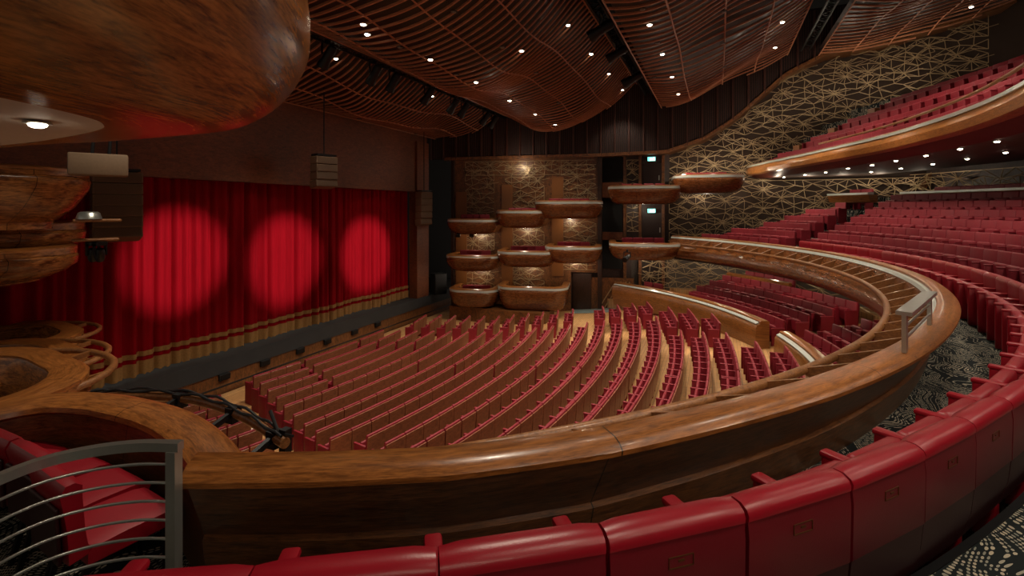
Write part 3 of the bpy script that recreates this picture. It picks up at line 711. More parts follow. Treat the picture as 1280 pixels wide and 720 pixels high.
# big railing at lower left
root = empty('metal_railing', (0, 0, 0))
rpts = []
for px, py, dz in ((-60, 628, 1.1), (0, 598, 1.1), (60, 576, 1.1), (120, 563, 1.1), (175, 557, 1.1), (226, 557.5, 1.1)):
    q = at_dz(px, py, dz); rpts.append((q[0], q[1], 0))
rpth = catmull(rpts, 6); d = rpth[-1] - rpth[-2]
rtop = [(p[0], p[1], Z(1.1)) for p in rpth]
MB().loft(path_rings(rpth, [(-.02, Z(1.08)), (.02, Z(1.08)), (.02, Z(1.12)), (-.02, Z(1.12))])).build('top_rail', STEEL, root)
e = rpth[-2]; MB().box((e[0], e[1], Z(1.62)), (.045, .05, 1.0), rz=math.atan2(d.y, d.x)).build('post', STEEL, root)
for k in range(1, 9):
    MB().tube([(p[0], p[1], Z(1.1 + .0865 * k)) for p in rpth[:-2]], .0065, n=6).build('rod', STEEL, root, smooth=60)
tag(root, 'curved brushed steel railing with thin rods at lower left', 'railing')

# =================================================================== UPPER BALCONY
B2R, B2Z = 15.7, EYE + 2.2
def b2ex(ad):
    return interp(ad, [-99, -82, -68, -62.5, -55, -48, -42.3, -38], [0, .0, .22, .42, .95, 1.62, 2.6, 3.6])
root = empty('balcony_front', (CX, CY, 0))
def b2rings(prof, a0=-137, a1=-40.5, n=120):
    out = []
    for i in range(n + 1):
        ad = a0 + (a1 - a0) * i / n; a = math.radians(ad); ex = 0
        ex = b2ex(ad)
        out.append([((r + ex) * math.cos(a), (r + ex) * math.sin(a), zz) for r, zz in prof])
    return out
MB().loft(b2rings([(B2R + .38, B2Z - .04), (B2R + .38, B2Z + .02), (B2R + .1, B2Z + .03), (B2R + .04, B2Z - .01), (B2R + .08, B2Z - .05)])).build('ledge', OAK_LEDGE, root, smooth=40)
MB().loft(b2rings([(B2R + .06, B2Z - .02), (B2R, B2Z - .02), (B2R - .01, B2Z - .1), (B2R + .06, B2Z - .11)])).build('pale_strip', STRIP, root, smooth=40)
MB().loft(b2rings([(B2R + .05, B2Z - .1), (B2R - .02, B2Z - .16), (B2R - .1, B2Z - .3), (B2R - .02, B2Z - .46), (B2R + .12, B2Z - .52), (B2R + .4, B2Z - .5), (B2R + .36, B2Z - .03)])).build('fascia', wood('oak_upper_fascia', (196, 130, 68), (140, 86, 40), seam=1.9, rough=.28), root, smooth=40)
MB().loft(b2rings([(B2R + .12, B2Z - .5), (B2R + .5, B2Z - .68), (B2R + .6, B2Z - .7), (B2R + .6, B2Z - .4), (B2R + .2, B2Z - .4)])).build('lower_band', plain('lower_band_red', (96, 34, 24), .45), root, smooth=40)
MB().tube([((B2R - .05 + b2ex(a)) * math.cos(math.radians(a)), (B2R - .05 + b2ex(a)) * math.sin(math.radians(a)), B2Z + .2) for a in frange(-130, -62, 60)], .035).build('hand_rail', PIPE_WOOD, root, smooth=60)
tag(root, 'curved golden wooden front of the upper balcony at upper right', 'balcony front')
prof = [(B2R + .55, B2Z - .69), (B2R + 1.2, B2Z - .69), (B2R + 5, B2Z - .66), (24.2, B2Z - .2), (24.2, B2Z + .1)]
prof += [(B2R + .5, B2Z - .3)]
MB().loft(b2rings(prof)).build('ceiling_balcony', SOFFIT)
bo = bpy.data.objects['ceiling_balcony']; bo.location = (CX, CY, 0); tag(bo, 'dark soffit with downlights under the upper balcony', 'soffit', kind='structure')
U0, UP, UR, UD = 16.6, .9, .6, 2.62
prof = [(B2R + .5, B2Z - .6)]
prof += [(B2R + .5, Z(-UD) - .95)]
for i in range(5): prof += [(U0 + UP * i + .05, Z(-UD) - .95 + UR * i), (U0 + UP * i + .05, Z(-UD) - .95 + UR * (i + 1))]
prof += [(24.2, prof[-1][1]), (24.2, B2Z + .25), (B2R + 5, B2Z - .5)]
MB().loft(b2rings(prof)).build('floor_upper_balcony', CARPET)
bo = bpy.data.objects['floor_upper_balcony']; bo.location = (CX, CY, 0); tag(bo, 'stepped carpet floor of the upper balcony', 'floor', kind='structure')

# overhanging hull at upper left
def ringZ(pts, zz): return catmull([(x, y, zz) for x, y in pts], 10)
HULL = [
 ([(-2.2, 2.3), (-.6, 3.0), (.6, 3.35), (1.3, 3.56), (1.8, 3.8), (2.02, 4.05), (2.15, 4.4), (2.25, 5.1), (2.3, 6.0), (2.2, 8.0)], -.60),
 ([(-1.9, 1.9), (-.4, 2.5), (.7, 2.85), (1.45, 3.1), (2.2, 3.35), (2.66, 3.78), (2.7, 4.4), (2.66, 5.2), (2.52, 6.1), (2.45, 8.0)], -.635),
 ([(-1.5, 1.3), (-.1, 1.85), (.95, 2.2), (1.8, 2.6), (2.5, 3.05), (2.96, 3.62), (2.96, 4.3), (2.7, 5.2), (2.7, 6.1), (2.6, 8.0)], -.78),
 ([(-1.2, .9), (.05, 1.45), (1.05, 1.9), (1.95, 2.36), (2.72, 2.95), (3.24, 3.58), (3.22, 4.2), (3.0, 5.2), (2.8, 6.1), (2.7, 8.0)], -1.08),
 ([(-1.05, .7), (.1, 1.3), (1.1, 1.8), (2.0, 2.28), (2.8, 2.9), (3.32, 3.54), (3.28, 4.2), (3.05, 5.2), (2.86, 6.1), (2.75, 8.0)], -1.4),
 ([(-1.1, .8), (.05, 1.4), (1.05, 1.88), (1.92, 2.36), (2.68, 2.95), (3.14, 3.5), (3.12, 4.2), (2.95, 5.2), (2.75, 6.1), (2.65, 8.0)], -1.75),
 ([(-1.9, 2.1), (-.5, 2.5), (.65, 2.75), (1.4, 2.95), (2.0, 3.3), (2.3, 3.8), (2.4, 4.4), (2.4, 5.3), (2.3, 6.2), (2.2, 8.0)], -1.77)]
rows_ = [ringZ(p, Z(d)) for p, d in HULL]
tr = [[rows_[j][i] for j in range(len(rows_))] for i in range(len(rows_[0]))]
root = empty('overhang_hull', (0, 0, 0))
# refine across the hull so the curve is round
tr2 = []
for R_ in tr: tr2.append(catmull(R_, 5))
MB().loft(tr2).build('shell', OAK_HULL, root, smooth=60)
inner = rows_[0]
m = MB(); q = [(p[0] + .02, p[1], Z(-.605)) for p in inner] + [(-3, 8.0, Z(-.605)), (-3, 2.3, Z(-.605))]; n = len(q)
m.add(q + [(x, y, z_ + .1) for x, y, z_ in q], [tuple(range(n)), tuple(range(2 * n - 1, n - 1, -1))] + [(i, (i + 1) % n, n + (i + 1) % n, n + i) for i in range(n)])
m.build('soffit', GREY, root)
tag(root, 'huge glossy wooden balcony underside overhanging at upper left', 'balcony underside')
# downlight in the soffit
def downlight(p, nrm, label, group, r=.075, on=True, glow=LAMP, name='downlight'):
    root = empty(name, p); root.rotation_mode = 'QUATERNION'; root.rotation_quaternion = Vector((0, 0, -1)).rotation_difference(Vector(nrm))
    MB().lathe([(r * .82, 0), (r * 1.25, -.004), (r * 1.3, -.016), (r * .95, -.02), (r * .8, -.002)], n=14).build('ring', BLACK if not on else STEEL, root, smooth=50)
    MB().lathe([(r * .84, -.004), (r * .8, -.03), (r * .5, -.042), (0.001, -.046)], n=14).build('lens', glow if on else LAMP_OFF, root)
    tag(root, label, 'downlight', group); return root
q = at_dz(47, 152, -.6); downlight((q[0], q[1], Z(-.6)), (0, 0, -1), 'lone bright oval downlight in grey soffit at the left edge', None, r=.06)

# =================================================================== CEILING
PANELS = [
 [(14.45, 3.9), (13.6, 3.85), (12.8, 4.02), (12.0, 4.36), (11.3, 4.75), (10.85, 5.05)],
 [(10.3, 4.95), (9.4, 4.5), (8.5, 4.3), (7.1, 4.45), (5.8, 4.9), (4.7, 5.6), (3.8, 6.45)],
 [(2.6, 5.17), (1.8, 5.18), (.94, 5.36), (-.36, 5.95), (-1.98, 6.7), (-3.1, 7.35)],
 [(-4.4, 7.2), (-5.4, 7.1), (-6.4, 7.15), (-8.6, 7.6), (-11, 8.3)]]
def panel_curve(k, n=22):
    c = catmull([(y, h, 0) for y, h in PANELS[k]], 8); ys = [p[0] for p in c]; hs = [p[1] for p in c]
    return ys, hs
PC = [panel_curve(k) for k in range(4)]
def ceil_h(k, x, y):
    ys, hs = PC[k]; t = (y - ys[0]) / (ys[-1] - ys[0]); t = min(max(t, 0), 1)
    h = interp(-y, [-q for q in ys], hs)
    return h + .2 * math.sin(PI * t) * math.sin(x * .62 + k * 1.7 + 2.0 * t) + .07 * math.sin(PI * t) * math.sin(x * 1.45 + 5 * t)
CN4 = ['nearest the stage', 'second from the stage', 'third from the stage', 'above the upper balcony']
X0C = 1.0
for k in range(4):
    ys, _ = PC[k]; root = empty('slatted_ceiling_panel', (0, 0, 0))
    yy = frange(ys[0], ys[-1], 26)
    def xend(y): return wall_x(y) - .35
    m = MB(); sp = (.28, .3, .44, .44)[k]; x = X0C
    while x < 26.3:
        pts = [y for y in yy if x < xend(y)]
        if len(pts) > 2:
            rings = []
            for y in pts:
                zz = EYE + ceil_h(k, x, y); hw = .024 if k < 2 else .03; rings.append([(x - hw, y, zz), (x + hw, y, zz), (x + hw, y, zz + .055), (x - hw, y, zz + .055)])
            m.loft(rings)
        x += sp
    m.build('slats', SLAT, root)
    m = MB(); xs = frange(X0C, 26.3, 40); g = []
    vs = []; fs = []
    for y in yy:
        for x in xs: xx = min(x, xend(y)); vs.append((xx, y, EYE + ceil_h(k, xx, y) + .3))
    n = len(xs)
    for j in range(len(yy) - 1):
        for i in range(n - 1):
            a = j * n + i; fs.append((a, a + 1, a + n + 1, a + n))
    m.add(vs, fs); m.build('backing_board', CEIL_BACK, root, smooth=60)
    m = MB(); L_ = abs(ys[-1] - ys[0]); nr = max(3, int(L_ / 1.3))
    for i in range(nr + 1):
        y = ys[0] + (ys[-1] - ys[0]) * i / nr; xe = xend(y); pts = [(x, y, EYE + ceil_h(k, x, y) + (.02 if i not in (0, nr) else -.01)) for x in frange(X0C, xe, 40)]
        m.tube(pts, .028, n=4)
    m.build('cross_rails', SLAT, root)
    tag(root, f'wavy wooden slatted ceiling panel {CN4[k]}', 'ceiling panel', 'slatted ceiling panels')
m = MB(); m.box((12, 1, EYE + 10.2), (44, 44, .2)); o = m.build('ceiling', VOID); tag(o, 'black void above the slatted ceiling', 'ceiling', kind='structure')
LIGHTS = []
def on_panel(px, py, k):
    d = ray(px); best = None
    for i in range(400):
        t = 6 + i * .06; x, y = t * d[0], t * d[1]; ys = PC[k][0]
        if not (ys[-1] < y < ys[0]) or x > wall_x(y): continue
        e = (HY - py) * t / FPX - ceil_h(k, x, y)
        if best is None or abs(e) < best[0]: best = (abs(e), x, y)
    return best
DL = {0: [(420, 72), (540, 120)], 1: [(454, 30), (459, 42), (538, 74), (595, 102), (637, 125), (669, 142), (694, 155), (652, 63), (710, 31), (739, 66.5), (761, 92), (778, 111.6)],
      2: [(812, 30), (828, 67), (840, 95), (848, 117), (978, 27), (969, 59)], 3: [(1214, 8)]}
DLoff = {0: [(449, 148), (520, 167)], 1: [(500, 58), (570, 92), (567, 13), (628, 58), (670, 90), (698, 128)], 2: [(803, 10), (822, 53), (905, 13), (903, 53), (905, 83), (818, 96)], 3: []}
for k in range(4):
    n_on = 0
    for src, on in ((DL[k], True), (DLoff[k], False)):
        c = sorted(src, key=lambda q: q[0])
        for j, (px, py) in enumerate(c):
            b = on_panel(px, py, k)
            if not b or b[0] > .6: continue
            p = (b[1], b[2], EYE + ceil_h(k, b[1], b[2]) - .01)
            st = 'lit white' if on else 'unlit grey'
            pos = f'{ordn(j + 1)} from the left, ' if len(c) > 1 else ''
            downlight(p, (0, 0, -1), f'{st} ceiling downlight, {pos}in slatted panel {CN4[k]}', f'{st} ceiling downlights', r=.075 if on else .08, on=on)
            if on: LIGHTS.append(p)
# lighting trusses and spotlights in the slots
def truss(y, h, x0, x1, label):
    root = empty('lighting_truss', (0, 0, 0)); m = MB()
    for dy, dh in ((-.17, 0), (.17, 0), (0, .3)): m.tube([(x0, y + dy, EYE + h + dh), (x1, y + dy, EYE + h + dh)], .045, n=6)
    m.build('chords', BLACK, root)
    m = MB(); x = x0; s_ = 1
    while x < x1 - .4:
        for dy in (-.17, .17): m.bar((x, y + dy, EYE + h), (x + .3, y, EYE + h + .3), .03, .03)
        m.bar((x, y - .17 * s_, EYE + h), (x + .3, y + .17 * s_, EYE + h), .03, .03); s_ = -s_; x += .3
    m.build('web', BLACK, root); tag(root, label, 'truss')
truss(10.55, 4.95, 4.0, 25.6, 'long black lighting truss in the first ceiling slot from stage')
truss(3.2, 5.85, 4.0, 25.4, 'long black lighting truss in the second ceiling slot from stage')
truss(-3.75, 7.3, 4.0, 25.6, 'black lighting truss in the gap before the last slatted ceiling panel')
def spotlight(p, aim, label, group, s=1.0):
    root = empty('stage_spotlight', p); d = Vector(aim).normalized(); side = d.cross(Vector((0, 0, 1))).normalized(); o_ = Vector((0, 0, -.32 * s))
    MB().lathe([(.09 * s, -.26 * s), (.11 * s, -.2 * s), (.11 * s, .1 * s), (.14 * s, .22 * s), (.14 * s, .3 * s), (.12 * s, .3 * s)], c=o_, axis=d, n=14).build('body', BLACK, root, smooth=40)
    MB().disc(o_ + d * .285 * s, .12 * s, nrm=d).build('lens', LAMP_OFF, root)
    m = MB()
    for q in (-1, 1): m.bar(o_ + side * q * .17 * s, Vector((0, 0, -.04)) + side * q * .17 * s, .03, .05)
    m.bar(Vector((0, 0, -.04)) + side * -.17 * s, Vector((0, 0, -.04)) + side * .17 * s, .04, .03); m.box((0, 0, .02), (.08, .08, .12)); m.build('yoke', BLACK, root)
    tag(root, label, 'spotlight', group)
for j, px in enumerate((410, 468, 492, 535, 567, 580, 607, 617)):
    d = ray(px); t = 10.5 / d[1]; spotlight((d[0] * t, 10.5, EYE + 4.88), (0.1, 1, -1.1 - .1 * (j % 3)), f'black stage spotlight, {ordn(j + 1)} from the left under the first ceiling truss', 'spotlights under the first truss', s=1.25)
for j, (px, s_) in enumerate(((752, 1.4), (772, 1.3), (791, 1.5))):
    d = ray(px); t = 3.15 / d[1]; spotlight((d[0] * t, 3.15, EYE + 5.78), (0, 1, -.5), f'black stage spotlight, {ordn(j + 1)} from the left under the second ceiling truss', 'spotlights under the second truss', s=s_)

# =================================================================== SPEAKERS, FURNITURE ON THE STALLS FLOOR
def line_array(p, n, w, hh, dep, label, face):
    root = empty('line_array_speaker', p, face); y = 0; zt = 0; tilt = 0
    for i in range(n):
        a = -.05 * i * i / n * 1.3
        m = MB(); m.rbox((0, 0, 0), (w, dep, hh * .95), .02, M=Matrix.Translation((0, y, zt - hh / 2)) @ Matrix.Rotation(a, 4, 'X'))
        c = m.build('cabinet', SPEAKER, root)
        MB().box((0, 0, 0), (w * .92, .02, hh * .8), M=Matrix.Translation((0, y, zt - hh / 2)) @ Matrix.Rotation(a, 4, 'X') @ Matrix.Translation((0, -dep / 2 - .005, 0))).build('grille', plain('grille_brown', (92, 72, 54), .8) if i == 0 and 'grille_brown' not in bpy.data.materials else bpy.data.materials['grille_brown'], c)
        zt -= hh * math.cos(a); y += hh * math.sin(-a) * .6
    m = MB(); m.box((0, 0, .05), (w * .9, dep * .9, .06)); m.tube([(0, 0, .05), (0, 0, 3.2)], .02, n=6); m.build('rigging_frame', BLACK, root)
    tag(root, label, 'speaker')
def put(px, py, t): return at_t(px, py, t)
line_array(put(146, 215, 12.2), 6, 1.0, .29, .55, 'brown hanging speaker column left of the curtain', -.35)
line_array(put(405, 196, 17.2), 4, .8, .28, .5, 'brown hanging speaker cluster above the middle of the curtain', -.3)
line_array(put(530, 240, 24.5), 5, .7, .34, .5, 'brown hanging speaker column at the far side of the curtain', -.35)
root = empty('hanging_speaker', put(124, 220, 8.0)); MB().rbox((0, 0, .18), (.76, .4, .36), .03, rz=-.5).build('cabinet', SPEAKER, root, smooth=40)
m = MB()
for dx in (-.1, .14): m.tube([(dx, 0, .34), (dx + .02, 0, .62)], .025, n=6)
m.build('hanger', BLACK, root); tag(root, 'boxy brown speaker hanging under the wooden overhang', 'speaker')
# moving lights on the near box
for j, (px, py, t) in enumerate(((116, 303, 8.25), (125, 303, 8.25))):
    root = empty('moving_head_light', put(px, py, t)); m = MB(); m.rbox((0, 0, -.02), (.16, .16, .07), .015); m.build('base', BLACK, root)
    m = MB(); m.box((-.085, 0, -.12), (.02, .06, .2)); m.box((.085, 0, -.12), (.02, .06, .2)); m.box((0, 0, -.04), (.19, .06, .03)); m.build('yoke', BLACK, root)
    MB().lathe([(.05, -.1), (.07, -.04), (.07, .08), (.055, .13)], c=(0, 0, -.2), axis=(.2, .4, -1), n=12).build('head', BLACK, root, smooth=40)
    tag(root, ('left' if j == 0 else 'right') + ' of two small black lights hanging below the near boxes', 'stage light')
root = empty('lighting_shelf', put(120, 301, 8.25)); MB().rbox((0, 0, .02), (.62, .16, .05), .02, rz=-.4).build('board', PIPE_WOOD, root)
tag(root, 'lower small wooden shelf beside the upper left boxes', 'shelf')
root = empty('lighting_shelf', put(122, 277, 8.0)); MB().rbox((0, 0, .02), (.62, .16, .05), .02, rz=-.4).build('board', PIPE_WOOD, root)
MB().lathe([(.17, 0), (.14, .1), (.11, .12), (0.01, .125)], c=(-.12, 0, .045), n=14).build('lamp_cone', STEEL, root, smooth=40)
tag(root, 'upper small wooden shelf with pale cone beside the upper left boxes', 'shelf')
# black loudspeakers by the boxes
for j, (px, py, t, w, h) in enumerate(((533, 383, 27.2, .62, .85), (548, 382, 26.6, .75, 1.15))):
    q = put(px, py, t); q.z = STZ - .0; root = empty('floor_speaker', q, -.5); MB().rbox((0, 0, h / 2), (w, .6, h), .04).build('cabinet', BLACKM, root); MB().box((0, -.305, h / 2), (w * .86, .02, h * .88)).build('grille', BLACK, root)
    tag(root, ('smaller' if j == 0 else 'taller') + ' black loudspeaker beside the bottom box at the stage end', 'speaker')
# carpet patch by the side entrance, table, doors
m = MB(); pts = [at_dz(*q) for q in ((712, 389, 5.35), (770, 392, 5.3), (772, 366, 5.3), (728, 372, 5.4))]
m.add([(x, y, stalls_z(x, y) + .012) for x, y in pts] , [(0, 1, 2, 3)])
o = m.build('floor_entrance', plain('grey_carpet', (112, 126, 124), .95, vary=.2, scale=12)); tag(o, 'grey carpet at the side entrance to the stalls', 'floor', kind='structure')
q = at_dz(742, 382, 5.3); root = empty('side_table', (q[0], q[1], stalls_z(q[0], q[1])), .4)
MB().rbox((0, 0, .72), (1.1, .6, .05), .01).build('table_top', BLACK, root)
for sx in (-.48, .48):
    for sy in (-.24, .24): MB().tube([(sx, sy, 0), (sx, sy, .7)], .03, n=6).build('leg', BLACK, root)
MB().rbox((.1, 0, .3), (.7, .4, .06), .01).build('shelf', BLACK, root)
tag(root, 'small black table standing on the grey carpet by the side entrance', 'table')
y0, y1 = 7.15, 6.15
o = MB().box((wall_x(6.6) + .1, (y0 + y1) / 2, 1.25), (.1, y0 - y1, 2.3)).build('door_%d' % n_d, OAK_DARK); n_d += 1; tag(o, 'dark wooden door under the third column of boxes', 'door', kind='structure')
o = wall_strip(MB(), frange(6.15, 4.0, 6), -.2, 2.2, .0).build('wall_side', OAK_PANEL); tag(o, 'low wooden wall with diagonal bars by the side entrance', 'wall', kind='structure')
f, W, H = wall_panel(5.8, 4.2, .5, 2.1, -.05); m = MB()
for i in range(6): m.bar(f(W * i / 6, 0), f(min(W, W * i / 6 + .9), H * .95), .05, .03, up=Vector((1, 0, 0)))
o = m.build('lattice_screen', BRASS); tag(o, 'slanting gold bars on the low wall by the side entrance', 'lattice')
q = at_dz(318, 541, 5.87); root = empty('paper_sheet', (q[0], q[1], stalls_z(*q) + .006), .3)
o = MB().box((0, 0, 0), (.62, .45, .006)).build('sheet', WHITE, root); tag(root, 'white sheet lying on the stalls floor at the near aisle', 'paper')

# =================================================================== PARTERRE WALLS BEHIND THE STALLS
def par_wall(a0, a1, R, label, nm='parterre_wall'):
    root = empty(nm, (CX, CY, 0)); zt = Z(3.82)
    fl = Z(4.95)
    MB().loft(arc_rings(a0, a1, 40, [(R, zt - .2), (R + .03, zt - .14), (R + .1, zt - .1), (R + .45, zt - .1), (R + .45, fl), (R + .1, fl), (R + .06, fl + .3), (R - .03, fl + .5)], 0, 0)).build('panel', OAK, root, smooth=40)
    MB().loft(arc_rings(a0, a1, 40, [(R + .14, zt - .1), (R + .14, zt), (R + .18, zt + .02), (R + .42, zt + .02), (R + .45, zt), (R + .45, zt - .1)], 0, 0)).build('ledge', OAK_LEDGE, root, smooth=40)
    MB().loft(arc_rings(a0 + .3, a1 - .3, 40, [(R + .02, zt - .1), (R + .02, zt - .08), (R + .12, zt - .03), (R + .13, zt - .1)], 0, 0)).build('pale_strip', STRIP, root, smooth=40)
    tag(root, label, 'wall')
par_wall(-67.5, -26.5, 12.95, 'low curved wooden wall with pale strip behind the far stalls block')
par_wall(-89, -73.2, 12.95, 'shorter low wooden wall with pale strip near the pipe rail')
zt = Z(4.75)
prof = [(13.3, -.5), (13.3, zt)]
for i in range(5): prof += [(14.0 + .85 * i + .05, zt + .2 * i), (14.0 + .85 * i + .05, zt + .2 * (i + 1))]
prof += [(18.2, zt + 1.0), (18.2, -.5)]
MB().loft(arc_rings(-105, -24, 80, prof)).build('floor_parterre', PARQ); tag(bpy.data.objects['floor_parterre'], 'stepped wooden floor of the raised seats under the balcony', 'floor', kind='structure')
o = MB().loft(arc_rings(-54, -42, 20, [(16.75, Z(3.5)), (16.7, Z(3.12)), (16.85, Z(3.1)), (16.85, Z(3.5))])).build('box_parapet', OAK_LEDGE); tag(o, 'thin curved wooden parapet before dark chairs under the balcony', 'balcony front')
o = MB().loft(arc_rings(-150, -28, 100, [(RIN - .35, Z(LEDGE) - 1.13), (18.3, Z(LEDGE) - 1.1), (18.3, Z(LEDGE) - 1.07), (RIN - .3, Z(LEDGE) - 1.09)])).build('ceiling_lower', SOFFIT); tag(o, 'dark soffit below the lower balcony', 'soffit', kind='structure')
# small rear boxes at the back of the lower balcony
def rear_box(a0, a1, R, zt, label):
    root = empty('rear_box_front', (CX, CY, 0))
    MB().loft(arc_rings(a0, a1, 16, [(R, zt - .1), (R + .12, zt - .42), (R + .5, zt - .45), (R + .5, zt - .1)], 0, 0)).build('panel', OAK, root, smooth=40)
    MB().loft(arc_rings(a0, a1, 16, [(R - .02, zt - .1), (R - .02, zt - .01), (R + .3, zt), (R + .3, zt - .1)], 0, 0)).build('pale_strip', STRIP, root, smooth=40)
    tag(root, label, 'balcony front')
rear_box(-54.5, -49, 20.6, Z(-.72), 'short wooden box front behind the balcony rows near the lattice')
rear_box(-72, -56.5, 21.4, Z(-.72), 'long wooden box front with pale rim behind the top balcony row')
for j, (px, py0, py1, lean) in enumerate(((1152, 205, 238, 16), (1210, 198, 235, 20))):
    a = at_t(px, py1, 21.6); b = at_t(px + lean, py0, 21.6); o = MB().bar(a, b, .28, .12).build('slanted_strut', OAK_PANEL); tag(o, ('left' if j == 0 else 'right') + ' slanting wooden strut above the rear boxes', 'strut')
o = MB().loft(arc_rings(-135, -48, 50, [(24.0, Z(1.5)), (24.0, Z(-2.6))]), closed_v=False).build('wall_back', OAK_DARK); tag(o, 'dark wooden wall behind the lower balcony', 'wall', kind='structure')

f, W = ringpanel(-51, -74, 23.6, EYE + .55, EYE + 1.55)
mb = lattice(MB(), lambda u, v: f(u, v), W, 1.0, .55, .03, 31, 1.2)
o = mb.build('lattice_screen', BRASS); tag(o, 'gold lattice on the back wall behind the rear boxes', 'lattice')
# downlights in the soffit of the upper balcony
for rn, row in (('front', ((980, 221), (1006, 218), (1032, 215), (1060, 210), (1090, 206), (1120, 200.5), (1153, 194), (1188, 186), (1223, 177), (1263, 167))), ('back', ((1089, 214.5), (1126, 210), (1166, 204.7), (1209, 198), (1257, 190)))):
    for j, (px, py) in enumerate(row):
        q = at_dz(px, py, -(B2Z - .70 - EYE)); r_ = math.hypot(q[0] - CX, q[1] - CY); a_ = math.degrees(math.atan2(q[1] - CY, q[0] - CX))
        r_ = min(max(r_, B2R + .75 + b2ex(a_)), B2R + 4.6)
        downlight((CX + r_ * math.cos(math.radians(a_)), CY + r_ * math.sin(math.radians(a_)), B2Z - .695), (0, 0, -1), f'small bright downlight under the upper balcony, {ordn(j + 1)} from left, {rn} line', 'downlights under the upper balcony', r=.06)
# =================================================================== SEATS
# prototypes: local +y is the way the seat faces, origin on the floor under the back
SW = .53
SWK = {'stalls': .53, 'bal': .53, 'fg': .60}
def seat_meshes(kind):
    big = kind == 'fg'; SW = SWK[kind]; H = .93 if kind != 'stalls' else SEATH
    sg = 3 if big else 2; out = []
    m = MB()
    if big:                                     # padded leather back with a rounded roll along the top
        rings = []
        for i in range(9):
            u = -1 + 2 * i / 8; x = u * (SW / 2 - .001); e = 1 - .12 * abs(u) ** 8
            pr_ = [(-.088, .862), (-.104, .872), (-.107, .895), (-.095, .918), (-.06, .935), (-.01, .935), (.025, .91), (.035, .86), (.03, .7), (.05, .46), (-.02, .42), (-.05, .7)]
            cy, cz = -.04, .75
            rings.append([(x, cy + (a - cy) * e, cz + (b - cz) * (1 - .05 * abs(u) ** 8)) for a, b in pr_])
        m.loft(rings); out.append(('backrest', m.data('backrest', LEATHER, 50)))
        m = MB(); m.loft([[(x, a, b) for a, b in ((-.092, .87), (-.099, .80), (-.094, .55), (-.06, .5), (-.06, .85))] for x in (-SW / 2 + .002, SW / 2 - .002)]); out.append(('back_shell', m.data('back_shell', LEATHER_DK, 40)))
        m = MB(); m.loft([[(x, a, b) for a, b in ((-.09, .55), (-.075, .4), (-.03, .24), (0, .24), (-.02, .5), (-.06, .54))] for x in (-SW / 2 + .002, SW / 2 - .002)]); out.append(('lower_shell', m.data('lower_shell', SHELL, 40)))
        m = MB(); b2 = m
        for (cx_, cz_, sx, sz) in ((0, .80, .11, .003), (0, .758, .11, .003), (-.054, .779, .003, .042), (.054, .779, .003, .042)): b2.box((cx_, -.0995, cz_), (sx, .006, sz))
        b2.box((0, -.1, .783), (.026, .006, .008)); out.append(('number_plate', m.data('number_plate', plain('plate_bronze', (96, 62, 30), .35, metal=.6))))
    else:
        st = kind == 'stalls'
        m.rbox((0, -.035 if st else -.03, .63 if st else .66), (SW - .002, .055 if st else .085, H - .4), .022 if st else .03, seg=2, rx=.07); out.append(('backrest', m.data('backrest', FABRIC, 50)))
        m = MB(); m.rbox((0, -.072 if st else -.075, (H + .2) / 2 - .04), (SW - .004, .025, H - .25), .006, seg=1, rx=.07); out.append(('back_panel', m.data('back_panel', OAK_BACK if st else LEATHER_DK)))
    m = MB()
    if kind == 'stalls': m.rbox((0, .17, .49), (SW - .08, .07, .36), .03, seg=2, rx=-.08)
    else: m.rbox((0, .24, .50), (SW - .08, .11, .42), .04, seg=sg, rx=-.1)
    out.append(('seat', m.data('seat', LEATHER if big else FABRIC, 50)))
    AD = .36 if kind == 'stalls' else (.42 if big else .46); AW = .07 if big else .05; AH = .045 if big else 0
    def arm(x):
        a = MB(); a.rbox((x, AD / 2 - .03, .32 + AH / 2), (AW, AD, .62 + AH), .016, seg=2 if not big else 3)
        a.rbox((x, AD / 2 - .03, .64 + AH), (AW + .01, AD + .02, .04), .016, seg=2); return a
    out.append(('armrest', arm(-SW / 2).data('armrest', LEATHER if big else FABRIC, 40)))
    m = MB(); m.box((0, .1, .2), (SW - .12, .06, .06)); m.box((0, .1, .09), (.08, .16, .18)); out.append(('support', m.data('support', BLACK)))
    end = ('armrest', arm(SW / 2).data('armrest', LEATHER if big else FABRIC, 40))
    return out, end
PROTO = {k: seat_meshes(k) for k in ('stalls', 'fg', 'bal')}
SEATS = []                 # (kind, x, y, z, rz, label, group, is_end)
def fgex(q): return interp(q, [-146, -144, -142, -140, -138, -136, -134, -132, -130, -127, -120, -110], [-.33, -.265, -.2, -.135, -.08, -.04, -.02, -.02, -.035, -.055, -.04, 0])
def add_row(kind, cx, cy, R, z, a_from, a_to, lab, group, upper=False):
    """Fill an arc from angle a_from to a_to with seats that face the centre (cx, cy)."""
    R0 = R; L = abs(a_to - a_from) * R; n = max(1, int(round(L / (SWK[kind] + .005)))); sg = 1 if a_to > a_from else -1
    for i in range(n):
        a = a_from + (a_to - a_from) * (i + .5) / n
        if upper: R = R0 + b2ex(math.degrees(a))
        elif kind == 'fg': R = R0 + fgex(math.degrees(a))
        x = cx + R * math.cos(a); y = cy + R * math.sin(a)
        rz = math.atan2(cy - y, cx - x) - PI / 2
        if kind == 'fg': q = math.degrees(a); rz -= math.atan((fgex(q + 1.1) - fgex(q - 1.1)) / (math.radians(2.2) * R))
        zz = z(x, y) if callable(z) else z
        SEATS.append([kind, x, y, zz, rz, lab(i + 1, n), group, (i == 0, i == n - 1), sg])
def ang(x, y, cy=SCY): return math.atan2(y - cy, x - AXX)
def row_ang(X, R): # angle on the stalls circle for a given X
    return -PI / 2 + math.asin(max(-1, min(1, (X - AXX) / R)))
